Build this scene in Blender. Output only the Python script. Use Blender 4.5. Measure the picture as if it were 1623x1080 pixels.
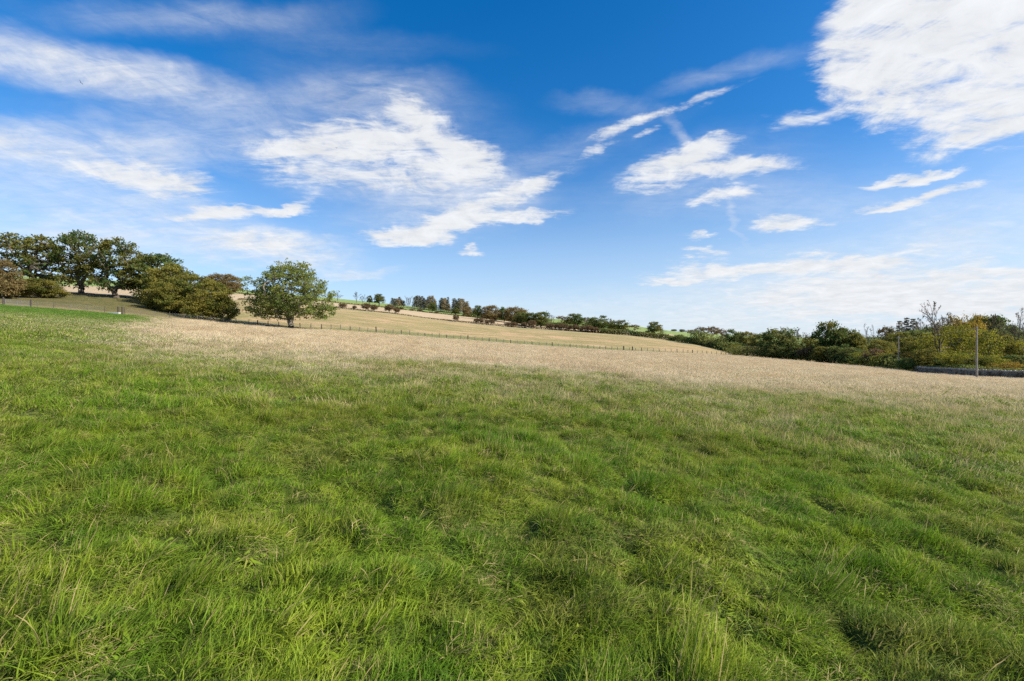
import bpy, math, random
import numpy as np
from mathutils import Vector

for o in list(bpy.data.objects):
    bpy.data.objects.remove(o)
scene = bpy.context.scene
C = scene.collection
R = math.radians

# ------------------------------------------------------------------ camera
F, CX, VH, EYE = 721.0, 811.5, 555.0, 1.65      # lens in photo pixels, eye level
cam_d = bpy.data.cameras.new('camera')
cam_d.sensor_width = 36.0
cam_d.lens = 36.0 * F / 1623.0
cam_d.shift_y = (VH - 540.0) / 1623.0
cam_d.clip_start = 0.05
cam_d.clip_end = 20000
cam = bpy.data.objects.new('camera', cam_d)
C.objects.link(cam)
cam.location = (0, 0, EYE)
cam.rotation_euler = (R(90), 0, 0)
scene.camera = cam
scene.cycles.use_denoising = False

# ------------------------------------------------------------------ light
SUN_AZ, SUN_EL = R(108), R(34)                    # azimuth clockwise from the view direction
sun_dir = Vector((math.sin(SUN_AZ) * math.cos(SUN_EL), math.cos(SUN_AZ) * math.cos(SUN_EL), math.sin(SUN_EL)))
sd = bpy.data.lights.new('sun', 'SUN')
sd.energy = 3.6
sd.angle = R(0.6)
sd.color = (1.0, 0.93, 0.82)
so = bpy.data.objects.new('sun', sd)
C.objects.link(so)
so.rotation_euler = sun_dir.to_track_quat('Z', 'Y').to_euler()

vs = scene.view_settings
vs.view_transform = 'Standard'
vs.look = 'None'
vs.gamma = 1.0
vs.exposure = 1.2
vs.use_curve_mapping = False

# ------------------------------------------------------------------ node helpers
class NT:
    def __init__(s, tree):
        s.t = tree; s.n = tree.nodes; s.l = tree.links
    def put(s, sock, val):
        if isinstance(val, bpy.types.NodeSocket): s.l.new(val, sock)
        elif val is not None: sock.default_value = val
    def math(s, op, a, b=None, c=None, clamp=False):
        n = s.n.new('ShaderNodeMath'); n.operation = op; n.use_clamp = clamp
        s.put(n.inputs[0], a); s.put(n.inputs[1], b)
        if c is not None: s.put(n.inputs[2], c)
        return n.outputs[0]
    def vmath(s, op, a, b=None, c=None, scale=None):
        n = s.n.new('ShaderNodeVectorMath'); n.operation = op
        s.put(n.inputs[0], a)
        if b is not None: s.put(n.inputs[1], b)
        if c is not None: s.put(n.inputs[2], c)
        if scale is not None: s.put(n.inputs['Scale'], scale)
        return n.outputs['Value'] if op in ('DOT_PRODUCT', 'LENGTH') else n.outputs['Vector']
    def noise(s, vec, scale, detail=4, rough=0.55, dist=0.0, lac=2.0):
        n = s.n.new('ShaderNodeTexNoise'); s.put(n.inputs['Vector'], vec)
        n.inputs['Scale'].default_value = scale; n.inputs['Detail'].default_value = detail
        n.inputs['Roughness'].default_value = rough; n.inputs['Distortion'].default_value = dist
        n.inputs['Lacunarity'].default_value = lac
        return n
    def maprange(s, v, a, b, c=0.0, d=1.0, mode='LINEAR'):
        n = s.n.new('ShaderNodeMapRange'); n.interpolation_type = mode; n.clamp = True if mode == 'LINEAR' else n.clamp
        s.put(n.inputs[0], v)
        for i, x in enumerate((a, b, c, d)): s.put(n.inputs[i + 1], x)
        return n.outputs[0]
    def mix(s, f, a, b, blend='MIX'):
        n = s.n.new('ShaderNodeMix'); n.data_type = 'RGBA'; n.blend_type = blend
        s.put(n.inputs[0], f)
        for sock, v in ((n.inputs[6], a), (n.inputs[7], b)):
            if isinstance(v, (tuple, list)) and len(v) == 3: v = (*v, 1)
            s.put(sock, v)
        return n.outputs[2]
    def attr(s, name):
        n = s.n.new('ShaderNodeAttribute'); n.attribute_name = name; return n
    def comb(s, x, y, z):
        n = s.n.new('ShaderNodeCombineXYZ')
        for i, v in enumerate((x, y, z)): s.put(n.inputs[i], v)
        return n.outputs[0]

# ------------------------------------------------------------------ sky
world = bpy.data.worlds.new('World')
scene.world = world
world.use_nodes = True
w = NT(world.node_tree)
w.n.clear()
wout = w.n.new('ShaderNodeOutputWorld')
bg = w.n.new('ShaderNodeBackground')
sky = w.n.new('ShaderNodeTexSky')
sky.sky_type = 'NISHITA'
sky.sun_disc = False
sky.sun_elevation = SUN_EL
sky.sun_rotation = SUN_AZ
sky.altitude = 200
sky.air_density = 1.0
sky.dust_density = 0.6
sky.ozone_density = 2.2
bg.inputs['Strength'].default_value = 0.10
tc = w.n.new('ShaderNodeTexCoord')
D = tc.outputs['Generated']
D = w.vmath('NORMALIZE', D)
sep = w.n.new('ShaderNodeSeparateXYZ'); w.l.new(D, sep.inputs[0])
zz = w.math('ADD', w.math('MAXIMUM', sep.outputs[2], 0.0), 0.13)
Q = w.comb(w.math('DIVIDE', sep.outputs[0], zz), w.math('DIVIDE', sep.outputs[1], zz), 0.0)   # a flat cloud deck

def pdir(u, v):
    return Vector(((u - CX) / F, 1.0, (VH - v) / F)).normalized()

def blob_nodes(u, v, du, dv, half_w, wgt, soft):
    """soft ellipse on the sky round the direction of (u,v); long axis towards (u+du, v+dv)"""
    c = pdir(u, v)
    e = pdir(u + du, v + dv)
    a = e - c * e.dot(c); La = a.length; a = a.normalized()
    ll = math.hypot(du, dv)
    p = pdir(u - dv / ll * half_w, v + du / ll * half_w)
    b0 = p - c * p.dot(c); b = c.cross(a).normalized(); Lb = abs(b0.dot(b)) * 1.55; La *= 1.3
    x = w.vmath('DOT_PRODUCT', DW, tuple(a / La))
    y = w.vmath('DOT_PRODUCT', DW, tuple(b / Lb))
    r = w.vmath('LENGTH', w.comb(x, y, 0.0))
    return w.maprange(r, soft, 1.0, wgt, 0.0, 'SMOOTHSTEP')

# warped direction gives ragged edges to every bank
wn = w.noise(Q, 1.3, 5, 0.6)
warp = w.vmath('SCALE', w.vmath('SUBTRACT', wn.outputs['Color'], (0.5, 0.5, 0.5)), scale=0.11)
wn2 = w.noise(Q, 6.0, 4, 0.65)
warp2 = w.vmath('SCALE', w.vmath('SUBTRACT', wn2.outputs['Color'], (0.5, 0.5, 0.5)), scale=0.035)
DW = w.vmath('ADD', w.vmath('ADD', D, warp), warp2)
def total(blobs):
    acc = None
    for bl in blobs:
        s = blob_nodes(*bl)
        acc = s if acc is None else w.math('ADD', acc, s)
    return w.math('MINIMUM', acc, 1.0)
#          u     v    du   dv  half  w   soft
CRISP = [
    (640, 240, 150, 26, 48, .72, .1), (530, 228, 130, -26, 34, .60, .1), (470, 262, 120, 26, 34, .35, .1), (740, 258, 66, 22, 26, .60, .1), (590, 288, 140, 4, 18, .45, .1), (640, 170, 52, 46, 26, .62, .1), (700, 205, 60, 40, 26, .5, .1), (765, 235, 45, 20, 20, .45, .1),
    (262, 288, 95, 16, 30, 1.0, .1), (180, 265, 90, 14, 20, .6, .1), (390, 342, 120, -10, 15, 1.0, .1), (470, 330, 40, -22, 12, .7, .1),
    (670, 366, 105, -20, 22, .95, .1), (740, 330, 80, -34, 13, .8, .1), (835, 300, 75, -38, 17, .9, .1), (810, 348, 105, -10, 12, .9, .1), (640, 382, 60, 6, 12, .7, .1), (748, 392, 24, 2, 8, .8, .1),
    (985, 208, 72, -28, 13, .85, .1), (1025, 222, 32, -12, 8, .7, .1), (1100, 170, 90, -30, 9, .6, .1), (940, 245, 50, -16, 6, .5, .1),
    (1050, 276, 105, -30, 26, .9, .1), (1120, 245, 70, -16, 12, .8, .1), (1175, 270, 120, -14, 19, .95, .1), (1140, 318, 70, -16, 13, .8, .1),
    (1258, 347, 68, 0, 14, 1.0, .2), (1435, 272, 95, -12, 9, 1.0, .2), (1450, 305, 120, -30, 11, 1.0, .2), (1115, 378, 40, -3, 7, .6, .1),
    (1500, 70, 230, 20, 125, 1.25, .45), (1420, 25, 130, 0, 75, .8, .2), (1560, 165, 130, 30, 60, 1.0, .3), (1350, 120, 90, 30, 50, .7, .1), (1480, 230, 120, -20, 20, .3, .1),
    (1270, 190, 90, -16, 14, .4, .1),
    (1180, 430, 240, -8, 18, 1.0, .15), (1330, 425, 170, -14, 12, .7, .15), (1390, 470, 360, -24, 32, 1.1, .2), (1590, 450, 130, -14, 40, .7, .2), (1115, 402, 50, 2, 7, .6, .1), (1060, 445, 60, -6, 7, .5, .1), (1540, 500, 260, -6, 24, .7, .2),
]
SOFT = [
    (640, 250, 240, 20, 80, .20, .1), (430, 45, 330, 30, 26, .10, .1), (600, 135, 200, 30, 40, .16, .1), (880, 250, 200, -60, 30, .16, .1), (1100, 290, 220, -40, 55, .2, .1), (1150, 120, 150, -40, 16, .22, .1), (960, 170, 90, 10, 16, .18, .1), (1300, 320, 260, -20, 40, .2, .1), (700, 345, 180, -10, 30, .3, .1),
    (140, 112, 280, 50, 36, .72, .1), (60, 232, 300, 12, 38, .66, .1), (370, 215, 220, 30, 48, .34, .1), (330, 15, 240, -6, 28, .22, .1),
    (120, 300, 240, 16, 42, .42, .1), (250, 355, 200, 6, 30, .45, .1), (450, 405, 130, 8, 22, .7, .1), (330, 395, 240, 8, 30, .4, .1),
    (560, 150, 160, -20, 36, .3, .1), (690, 300, 200, 14, 36, .45, .1), (560, 432, 70, -3, 7, .5, .2), (20, 400, 200, 4, 60, .3, .1),
    (1300, 470, 420, -20, 75, .55, .1), (1570, 350, 260, -50, 70, .3, .1), (1000, 500, 400, 0, 40, .3, .1),
    (1085, 235, 45, 55, 9, .28, .1), (1165, 350, 28, 45, 7, .22, .1), (1560, 120, 200, 60, 110, .4, .1),
]
mc = total(CRISP); ms = total(SOFT)
# streaky filaments
rot = w.n.new('ShaderNodeMapping'); rot.vector_type = 'POINT'
w.l.new(Q, rot.inputs[0]); rot.inputs['Rotation'].default_value = (0, 0, R(-32)); rot.inputs['Scale'].default_value = (1.0, 4.2, 1)
n1 = w.noise(rot.outputs[0], 3.2, 9, 0.68, 0.9).outputs['Fac']
fm = w.n.new('ShaderNodeMapping'); w.l.new(w.vmath('ADD', D, w.vmath('SCALE', warp, scale=0.7)), fm.inputs[0])
fm.inputs['Rotation'].default_value = (0, R(24), 0); fm.inputs['Scale'].default_value = (1.0, 1.0, 4.0)
n3 = w.noise(fm.outputs[0], 8.0, 9, 0.70, 0.8).outputs['Fac']
n2 = w.noise(Q, 6.5, 8, 0.66, 0.6).outputs['Fac']
nn = w.math('ADD', w.math('ADD', w.math('MULTIPLY', n1, 0.36), w.math('MULTIPLY', n2, 0.26)), w.math('MULTIPLY', n3, 0.44))
nc = w.math('SUBTRACT', nn, 0.5)
dc = w.maprange(w.math('ADD', mc, w.math('MULTIPLY', nc, 4.4)), 0.20, 1.22, 0.0, 1.0, 'SMOOTHSTEP')
dc = w.math('MULTIPLY', dc, w.maprange(mc, 0.0, 0.42, 0.0, 1.0, 'SMOOTHSTEP'))
dsf = w.math('MULTIPLY', ms, w.maprange(nc, -0.16, 0.17, 0.15, 1.45))
# low haze veil towards the horizon, and loose cloud in the rest of the sky (behind the viewer)
el = sep.outputs[2]
veil = w.math('MULTIPLY', w.maprange(el, -0.03, 0.42, 0.97, 0.0, 'SMOOTHSTEP'), w.maprange(sep.outputs[0], -0.7, 0.9, 0.75, 1.0))
back = w.math('MULTIPLY', w.maprange(w.noise(Q, 0.9, 5, 0.6).outputs['Fac'], 0.47, 0.68, 0.0, 0.8, 'SMOOTHSTEP'), w.maprange(sep.outputs[1], -0.25, 0.2, 1.0, 0.0, 'SMOOTHSTEP'))
one = lambda x: w.math('SUBTRACT', 1.0, x, clamp=True)
keep = one(dc)
for s_ in (dsf, back): keep = w.math('MULTIPLY', keep, one(s_))
cf = one(keep)
hs = w.n.new('ShaderNodeHueSaturation')
hs.inputs['Saturation'].default_value = 1.45
hs.inputs['Hue'].default_value = 0.505
hs.inputs['Value'].default_value = 0.80
w.l.new(sky.outputs[0], hs.inputs['Color'])
cshade = w.maprange(n2, 0.3, 0.7, 0.86, 1.04)
cloudcol = w.mix(1.0, (3.85, 3.95, 4.1), w.comb(cshade, cshade, cshade), 'MULTIPLY')
clear = w.mix(veil, hs.outputs[0], (2.75, 3.35, 4.1))
w.l.new(w.mix(cf, clear, cloudcol), bg.inputs['Color'])
w.l.new(bg.outputs[0], wout.inputs[0])
world.cycles.sampling_method = 'MANUAL'
world.cycles.sample_map_resolution = 512

# ------------------------------------------------------------------ numpy noise
def vnoise(x, y, seed=0):
    x = np.asarray(x, float); y = np.asarray(y, float)
    xi = np.floor(x).astype(np.int64); yi = np.floor(y).astype(np.int64)
    fx = x - xi; fy = y - yi
    fx = fx * fx * (3 - 2 * fx); fy = fy * fy * (3 - 2 * fy)
    def h(a, b):
        n = (a * 374761393 + b * 668265263 + seed * 974634777) & 0xffffffff
        n = ((n ^ (n >> 13)) * 1274126177) & 0xffffffff
        n = n ^ (n >> 16)
        return (n & 0xffff) / 32767.5 - 1.0
    return (h(xi, yi) * (1 - fx) + h(xi + 1, yi) * fx) * (1 - fy) + (h(xi, yi + 1) * (1 - fx) + h(xi + 1, yi + 1) * fx) * fy

def fbm(x, y, seed=0, oct=3):
    s = 0; a = 1; t = 0
    for i in range(oct):
        s = s + a * vnoise(x * 2 ** i + 17.3 * i, y * 2 ** i - 9.1 * i, seed + i); t += a; a *= .5
    return s / t

# ------------------------------------------------------------------ terrain
# the land is described by five lines that run across the view: far edge of the field we stand in,
# hedge above the hillside, hedge above the pale strip, ridge.  Each: u, depth (m), level seen (v)
L1 = [(-50,84,480),(0,84,484),(100,86,491),(200,90,500),(300,96,508),(400,101,517),(460,104,521),(540,110,524.5),(640,120,532),(740,132,540),(830,140,547),(960,152,555),(1080,163,560),(1165,172,564),(1240,166,570),(1320,150,577),(1400,126,584),(1460,104,592),(1548,86,598),(1623,80,601),(1700,78,603)]
L2 = [(-50,128,458),(0,128,460),(130,126,464),(200,128,469),(240,132,474),(300,165,480),(345,220,478),(385,280,475),(500,310,485),(620,335,497),(700,350,508),(800,350,518),(850,345,521.5),(930,330,527),(1000,310,532),(1060,290,539),(1100,260,545),(1165,215,561),(1240,210,568),(1400,180,578),(1500,150,574),(1623,150,578),(1700,150,578)]
L3 = [(-50,250,450),(0,250,450),(100,260,452),(200,280,456),(300,350,461),(370,420,465),(500,430,477),(620,440,489),(700,445,498),(800,440,508.5),(850,430,515),(900,420,518),(1000,420,524),(1060,420,530),(1165,400,545),(1240,380,556),(1400,300,556),(1450,260,540),(1520,240,538),(1623,230,545),(1700,230,545)]
L4 = [(-50,420,434),(0,430,436),(100,440,441),(200,450,446),(300,500,453),(370,540,458),(520,560,472),(600,560,480),(650,560,485.5),(740,560,496),(850,560,504),(905,560,507),(1000,570,516),(1060,580,524.5),(1100,580,528),(1200,560,533),(1300,520,537),(1400,440,534),(1450,380,524),(1500,340,517),(1560,330,514),(1600,330,524),(1640,330,530),(1700,330,534)]
TH_MAX = R(52)
def line(L):
    u = np.array([p[0] for p in L], float); d = np.array([p[1] for p in L], float); v = np.array([p[2] for p in L], float)
    th = np.arctan((u - CX) / F)
    return th, d / np.cos(th), EYE + (VH - v) / F * d
LT = [line(L) for L in (L1, L2, L3, L4)]
def layers(th):
    tc_ = np.clip(th, -TH_MAX, TH_MAX)
    return [(np.interp(tc_, a, b), np.interp(tc_, a, c)) for a, b, c in LT], tc_
def tufts(x, y, cell, seed):
    """distance to, and offset from, the nearest tussock centre"""
    gx = np.floor(x / cell).astype(np.int64); gy = np.floor(y / cell).astype(np.int64)
    best = np.full(np.shape(x), 9e9); bx = np.zeros(np.shape(x)); by = np.zeros(np.shape(x)); hh_ = np.zeros(np.shape(x))
    for i in (-1, 0, 1):
        for j in (-1, 0, 1):
            a = gx + i; b = gy + j
            n = (a * 374761393 + b * 668265263 + seed * 974634777) & 0xffffffff
            n = ((n ^ (n >> 13)) * 1274126177) & 0xffffffff; n = n ^ (n >> 16)
            cx = (a + (n & 255) / 255.0) * cell; cy = (b + ((n >> 8) & 255) / 255.0) * cell
            d = (x - cx) ** 2 + (y - cy) ** 2
            m = d < best; best = np.where(m, d, best); bx = np.where(m, x - cx, bx); by = np.where(m, y - cy, by); hh_ = np.where(m, ((n >> 16) & 255) / 255.0, hh_)
    return np.sqrt(best) / cell, bx, by, hh_
SX, SY = -0.073, 0.024
def plane(th, r): return SX * np.sin(th) * r + SY * np.cos(th) * r
def hummock(x, y, r):
    near = np.clip(1.25 - r / 60.0, 0, 1)
    wx = x + .18 * vnoise(x * 2.3, y * 2.3, 51); wy = y + .18 * vnoise(x * 2.3, y * 2.3, 52)
    d1_, _, _, h1_ = tufts(wx, wy, .43, 5)
    a = (.125 * (.3 + .7 * h1_) * (1 - np.clip(d1_ * 1.25, 0, 1) ** 2) + .06 * fbm(x * 1.2, y * 1.1, 11, 2)) * near + 0.09 * fbm(x * .33, y * .33, 21, 2) * np.clip(r / 4, 0, 1)
    return a + 0.22 * vnoise(x * .06, y * .06, 31) * np.clip(r / 20, 0, 1)
def H(th, r):
    th = np.asarray(th, float); r = np.asarray(r, float)
    (k1, k2, k3, k4), tc_ = layers(th)
    x = r * np.sin(th); y = r * np.cos(th)
    res = k1[1] - plane(tc_, k1[0])
    s = np.clip(r / k1[0], 0, 1)
    edge = 1 - np.clip((r / k1[0] - .9) / .1, 0, 1) * np.clip((1.1 - r / k1[0]) / .1 + 0, 0, 1)
    z = plane(th, np.minimum(r, k1[0])) + res * s ** 2 + hummock(x, y, r) * np.where(r < k1[0], np.clip((1 - r / k1[0]) * 8, 0, 1), 0)
    z1 = plane(th, k1[0]) + res
    back = np.clip((np.abs(th) - TH_MAX) / R(30), 0, 1)
    def tgt(k, prev): return k[1] * (1 - back) + prev * back
    pr, pz = k1[0], z1
    for i, k in enumerate((k2, k3, k4)):
        kz = tgt(k, pz); rr = np.maximum(k[0], pr + 5)
        t = np.clip((r - pr) / (rr - pr), 0, 1)
        und = (0.5 if i == 0 else 1.0) * fbm(x * .02, y * .045, 41, 2) * np.clip(t * 6, 0, 1) * np.clip((1 - t) * 6, 0, 1)
        z = np.where(r > pr, pz + (kz - pz) * t + und, z)
        pr, pz = rr, kz
    t = np.clip((r - pr) / 200, 0, 1); t2 = np.clip((r - pr) / 5000, 0, 1)
    z = np.where(r > pr, pz - 10 * t ** .8 + (-25 - pz + 10) * t2, z)
    return z
def at(u, d):
    th = math.atan((u - CX) / F); r = d / math.cos(th)
    return Vector((r * math.sin(th), d, float(H(th, r))))
def d1(u): return float(np.interp(u, [p[0] for p in L1], [p[1] for p in L1]))
def dl(L, u): return float(np.interp(u, [p[0] for p in L], [p[1] for p in L]))

# ------------------------------------------------------------------ object helpers
def mesh_from(name, V, Fc, mat=None, attrs=None, smooth=False):
    me = bpy.data.meshes.new(name)
    V = np.ascontiguousarray(V, dtype=np.float32)
    nv = len(V)
    if isinstance(Fc, np.ndarray):
        k = Fc.shape[1]; nf = len(Fc)
        me.vertices.add(nv); me.vertices.foreach_set('co', V.ravel())
        me.loops.add(nf * k); me.loops.foreach_set('vertex_index', Fc.astype(np.int32).ravel())
        me.polygons.add(nf)
        me.polygons.foreach_set('loop_start', np.arange(0, nf * k, k, dtype=np.int32))
        me.polygons.foreach_set('loop_total', np.full(nf, k, dtype=np.int32))
        me.update(calc_edges=True)
    else:
        me.from_pydata([tuple(map(float, p)) for p in V], [], [tuple(map(int, f)) for f in Fc])
        me.update()
    for nm, arr in (attrs or {}).items():
        arr = np.asarray(arr, dtype=np.float32)
        if arr.ndim == 1:
            a = me.attributes.new(nm, 'FLOAT', 'POINT'); a.data.foreach_set('value', arr)
        else:
            a = me.attributes.new(nm, 'FLOAT_VECTOR', 'POINT'); a.data.foreach_set('vector', arr.ravel())
    if smooth: me.polygons.foreach_set('use_smooth', np.ones(len(me.polygons), dtype=bool))
    if mat: me.materials.append(mat)
    return me
def tag(o, label=None, cat=None, group=None, kind=None):
    if label: o['label'] = label
    if cat: o['category'] = cat
    if group: o['group'] = group
    if kind: o['kind'] = kind
    return o
def link(name, me, parent=None, loc=None, rot=None, scale=None):
    o = bpy.data.objects.new(name, me); C.objects.link(o)
    if parent: o.parent = parent
    if loc is not None: o.location = loc
    if rot is not None: o.rotation_euler = rot
    if scale is not None: o.scale = scale
    return o

# ------------------------------------------------------------------ materials
def new_mat(name):
    m = bpy.data.materials.new(name); m.use_nodes = True
    t = NT(m.node_tree); t.n.clear()
    out = t.n.new('ShaderNodeOutputMaterial')
    return m, t, out
def geo_pos(t):
    return t.n.new('ShaderNodeNewGeometry').outputs['Position']
def simple_mat(name, col, rough=0.85, col2=None, scale=8, bump=0.0, spec=0.3):
    m, t, out = new_mat(name)
    b = t.n.new('ShaderNodeBsdfPrincipled'); b.inputs['Roughness'].default_value = rough
    b.inputs['Specular IOR Level'].default_value = spec
    p = t.n.new('ShaderNodeTexCoord').outputs['Object']
    nz = t.noise(p, scale, 5, .6)
    c = t.mix(t.maprange(nz.outputs['Fac'], .35, .65), col, col2 or col)
    t.l.new(c, b.inputs['Base Color'])
    if bump:
        bn = t.n.new('ShaderNodeBump'); bn.inputs['Strength'].default_value = bump; bn.inputs['Distance'].default_value = 0.03
        t.l.new(nz.outputs['Fac'], bn.inputs['Height']); t.l.new(bn.outputs[0], b.inputs['Normal'])
    t.l.new(b.outputs[0], out.inputs[0])
    return m

def dry_factor(t, P, sx):
    """share of straw in the sward: green near, straw beyond about 14-20 m, green again at the far left"""
    ndry = t.noise(P, .22, 4, .6).outputs['Fac']
    mps = t.n.new('ShaderNodeMapping'); t.l.new(P, mps.inputs[0]); mps.inputs['Scale'].default_value = (.45, 1, 1)
    ndry2 = t.noise(mps.outputs[0], .42, 6, .68).outputs['Fac']
    yy = t.math('ADD', sx.outputs[1], t.math('MULTIPLY', t.math('SUBTRACT', ndry, .5), 26))
    a = t.maprange(yy, 1, 40, 0, .86, 'SMOOTHSTEP')
    lf = t.math('SUBTRACT', t.math('MULTIPLY', sx.outputs[0], -1.0), t.math('MULTIPLY', sx.outputs[1], .74))   # far left
    gl = t.maprange(t.math('ADD', lf, t.math('MULTIPLY', t.math('SUBTRACT', ndry, .5), 22)), -2, 9, 0, 1, 'SMOOTHSTEP')
    gl = t.math('MULTIPLY', gl, t.maprange(sx.outputs[1], 40, 66, .55, 1.0))
    a = t.math('MULTIPLY', a, t.math('SUBTRACT', 1.0, gl))
    # a greener band on the right middle distance
    gr = t.math('MULTIPLY', t.maprange(sx.outputs[0], 8, 34), t.maprange(sx.outputs[1], 75, 35))
    a = t.math('SUBTRACT', a, t.math('MULTIPLY', gr, .40))
    return t.math('ADD', a, t.math('MULTIPLY', t.math('SUBTRACT', ndry2, .5), t.maprange(a, 0, .3, .16, 1.15)), clamp=True)

def grass_material():
    m, t, out = new_mat('grass_blades')
    P = geo_pos(t)
    sx = t.n.new('ShaderNodeSeparateXYZ'); t.l.new(P, sx.inputs[0])
    rnd = t.attr('rnd').outputs['Fac']; tip = t.attr('tip').outputs['Fac']; straw = t.attr('straw').outputs['Fac']
    nA = t.noise(P, 1.1, 4, .6).outputs['Fac']; nB = t.noise(P, .33, 3, .55).outputs['Fac']
    P2 = t.vmath('ADD', P, (31.0, 17.0, 0.0))
    nD = t.noise(P2, 1.7, 3, .6).outputs['Fac']
    g = t.mix(t.maprange(nA, .38, .62), (.098, .235, .014), (.285, .375, .030))
    g = t.mix(t.math('MULTIPLY', t.maprange(nB, .42, .65), .55), g, (.33, .31, .045))
    g = t.mix(t.math('MULTIPLY', t.maprange(nD, .56, .68), .6), g, (.085, .205, .045))
    g = t.mix(t.math('MULTIPLY', rnd, .45), g, (.22, .34, .022))
    g = t.mix(t.math('MULTIPLY', t.maprange(t.noise(P2, .75, 4, .65).outputs['Fac'],   .52, .64), .45), g, (.28, .23, .07))
    nS = t.noise(P, 3.4, 4, .65).outputs['Fac']
    g = t.mix(t.math('MULTIPLY', t.maprange(nS, .49, .62), .5), g, (.060, .140, .010))  # shade of the gaps between tufts, painted into the blade colour by noise
    g = t.mix(t.math('MULTIPLY', t.maprange(nS, .46, .34), .5), g, (.31, .345, .035))
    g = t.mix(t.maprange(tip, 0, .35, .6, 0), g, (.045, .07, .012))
    far_left = t.math('SUBTRACT', t.math('MULTIPLY', sx.outputs[0], -1.0), t.math('MULTIPLY', sx.outputs[1], .74))
    g = t.mix(t.math('MULTIPLY', t.maprange(far_left, -2, 8), t.maprange(sx.outputs[1], 30, 60, 0, .65)), g, (.14, .27, .05))
    dry = dry_factor(t, P, sx)
    dmask = t.maprange(t.math('SUBTRACT', t.math('MULTIPLY_ADD', dry, 1.0, .03), rnd), -.06, .06)
    strawcol = t.mix(t.maprange(t.noise(P, .28, 5, .65).outputs['Fac'], .36, .64), (.62, .46, .295), (.80, .68, .475))
    strawcol = t.mix(t.math('MULTIPLY', rnd, .5), strawcol, (.56, .46, .27))
    strawcol = t.mix(t.maprange(dry, .05, .5, .9, 0), strawcol, t.mix(rnd, (.34, .27, .08), (.50, .41, .17)))
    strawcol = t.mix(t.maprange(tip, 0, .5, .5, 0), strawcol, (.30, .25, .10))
    c = t.mix(t.math('MAXIMUM', dmask, straw), g, strawcol)
    b = t.n.new('ShaderNodeBsdfPrincipled'); b.inputs['Roughness'].default_value = .5
    b.inputs['Specular IOR Level'].default_value = .12
    t.l.new(c, b.inputs['Base Color'])
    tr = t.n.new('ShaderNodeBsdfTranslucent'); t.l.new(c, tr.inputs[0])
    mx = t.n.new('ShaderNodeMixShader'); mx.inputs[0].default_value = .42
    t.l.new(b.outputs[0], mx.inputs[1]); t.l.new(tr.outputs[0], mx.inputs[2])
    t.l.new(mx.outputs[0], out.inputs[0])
    return m

def field_material():
    m, t, out = new_mat('field_turf')
    P = geo_pos(t)
    sx = t.n.new('ShaderNodeSeparateXYZ'); t.l.new(P, sx.inputs[0])
    n1 = t.noise(P, 3.0, 6, .65); n2 = t.noise(P, .3, 4, .6)
    g = t.mix(t.maprange(n1.outputs['Fac'], .3, .7), (.035, .060, .010), (.080, .105, .02))
    dry = dry_factor(t, P, sx)
    s = t.mix(n2.outputs['Fac'], (.34, .27, .13), (.46, .37, .20))
    c = t.mix(dry, g, s)
    b = t.n.new('ShaderNodeBsdfPrincipled'); b.inputs['Roughness'].default_value = .95; b.inputs['Specular IOR Level'].default_value = .1
    t.l.new(c, b.inputs['Base Color'])
    bn = t.n.new('ShaderNodeBump'); bn.inputs['Strength'].default_value = .8; bn.inputs['Distance'].default_value = .1
    t.l.new(n1.outputs['Fac'], bn.inputs['Height']); t.l.new(bn.outputs[0], b.inputs['Normal'])
    t.l.new(b.outputs[0], out.inputs[0])
    return m

def pasture_material(name, cols, sc=.03, stretch=(1, 3, 1), fine=.6, dist=.4):
    """three colours mixed by large drifts and fine tussocks"""
    m, t, out = new_mat(name)
    P = geo_pos(t)
    mp = t.n.new('ShaderNodeMapping'); t.l.new(P, mp.inputs[0]); mp.inputs['Scale'].default_value = stretch
    big = t.noise(mp.outputs[0], sc, 5, .6, dist).outputs['Fac']
    med = t.noise(mp.outputs[0], sc * 6, 5, .65).outputs['Fac']
    fin = t.noise(P, fine, 6, .7).outputs['Fac']
    c = t.mix(t.maprange(big, .40, .60), cols[0], cols[1])
    c = t.mix(t.math('MULTIPLY', t.maprange(med, .46, .66), .8), c, cols[2])
    c = t.mix(t.maprange(fin, .35, .7, .0, .35), c, tuple(x * .45 for x in cols[2]))
    b = t.n.new('ShaderNodeBsdfPrincipled'); b.inputs['Roughness'].default_value = .95; b.inputs['Specular IOR Level'].default_value = .1
    t.l.new(c, b.inputs['Base Color'])
    bn = t.n.new('ShaderNodeBump'); bn.inputs['Strength'].default_value = .7; bn.inputs['Distance'].default_value = .5
    t.l.new(fin, bn.inputs['Height']); t.l.new(bn.outputs[0], b.inputs['Normal'])
    t.l.new(b.outputs[0], out.inputs[0])
    return m

def leaf_material(name, a, b_, c_, transl=.5):
    m, t, out = new_mat(name)
    tint = t.attr('tint').outputs['Fac']; rnd = t.attr('rnd').outputs['Fac']
    c = t.mix(t.maprange(tint, .25, .75), a, b_)
    c = t.mix(t.maprange(rnd, .72, 1.0), c, c_)
    b = t.n.new('ShaderNodeBsdfPrincipled'); b.inputs['Roughness'].default_value = .7; b.inputs['Specular IOR Level'].default_value = .12
    t.l.new(c, b.inputs['Base Color'])
    tr = t.n.new('ShaderNodeBsdfTranslucent'); t.l.new(c, tr.inputs[0])
    mx = t.n.new('ShaderNodeMixShader'); mx.inputs[0].default_value = transl
    t.l.new(b.outputs[0], mx.inputs[1]); t.l.new(tr.outputs[0], mx.inputs[2])
    t.l.new(mx.outputs[0], out.inputs[0])
    return m

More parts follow.
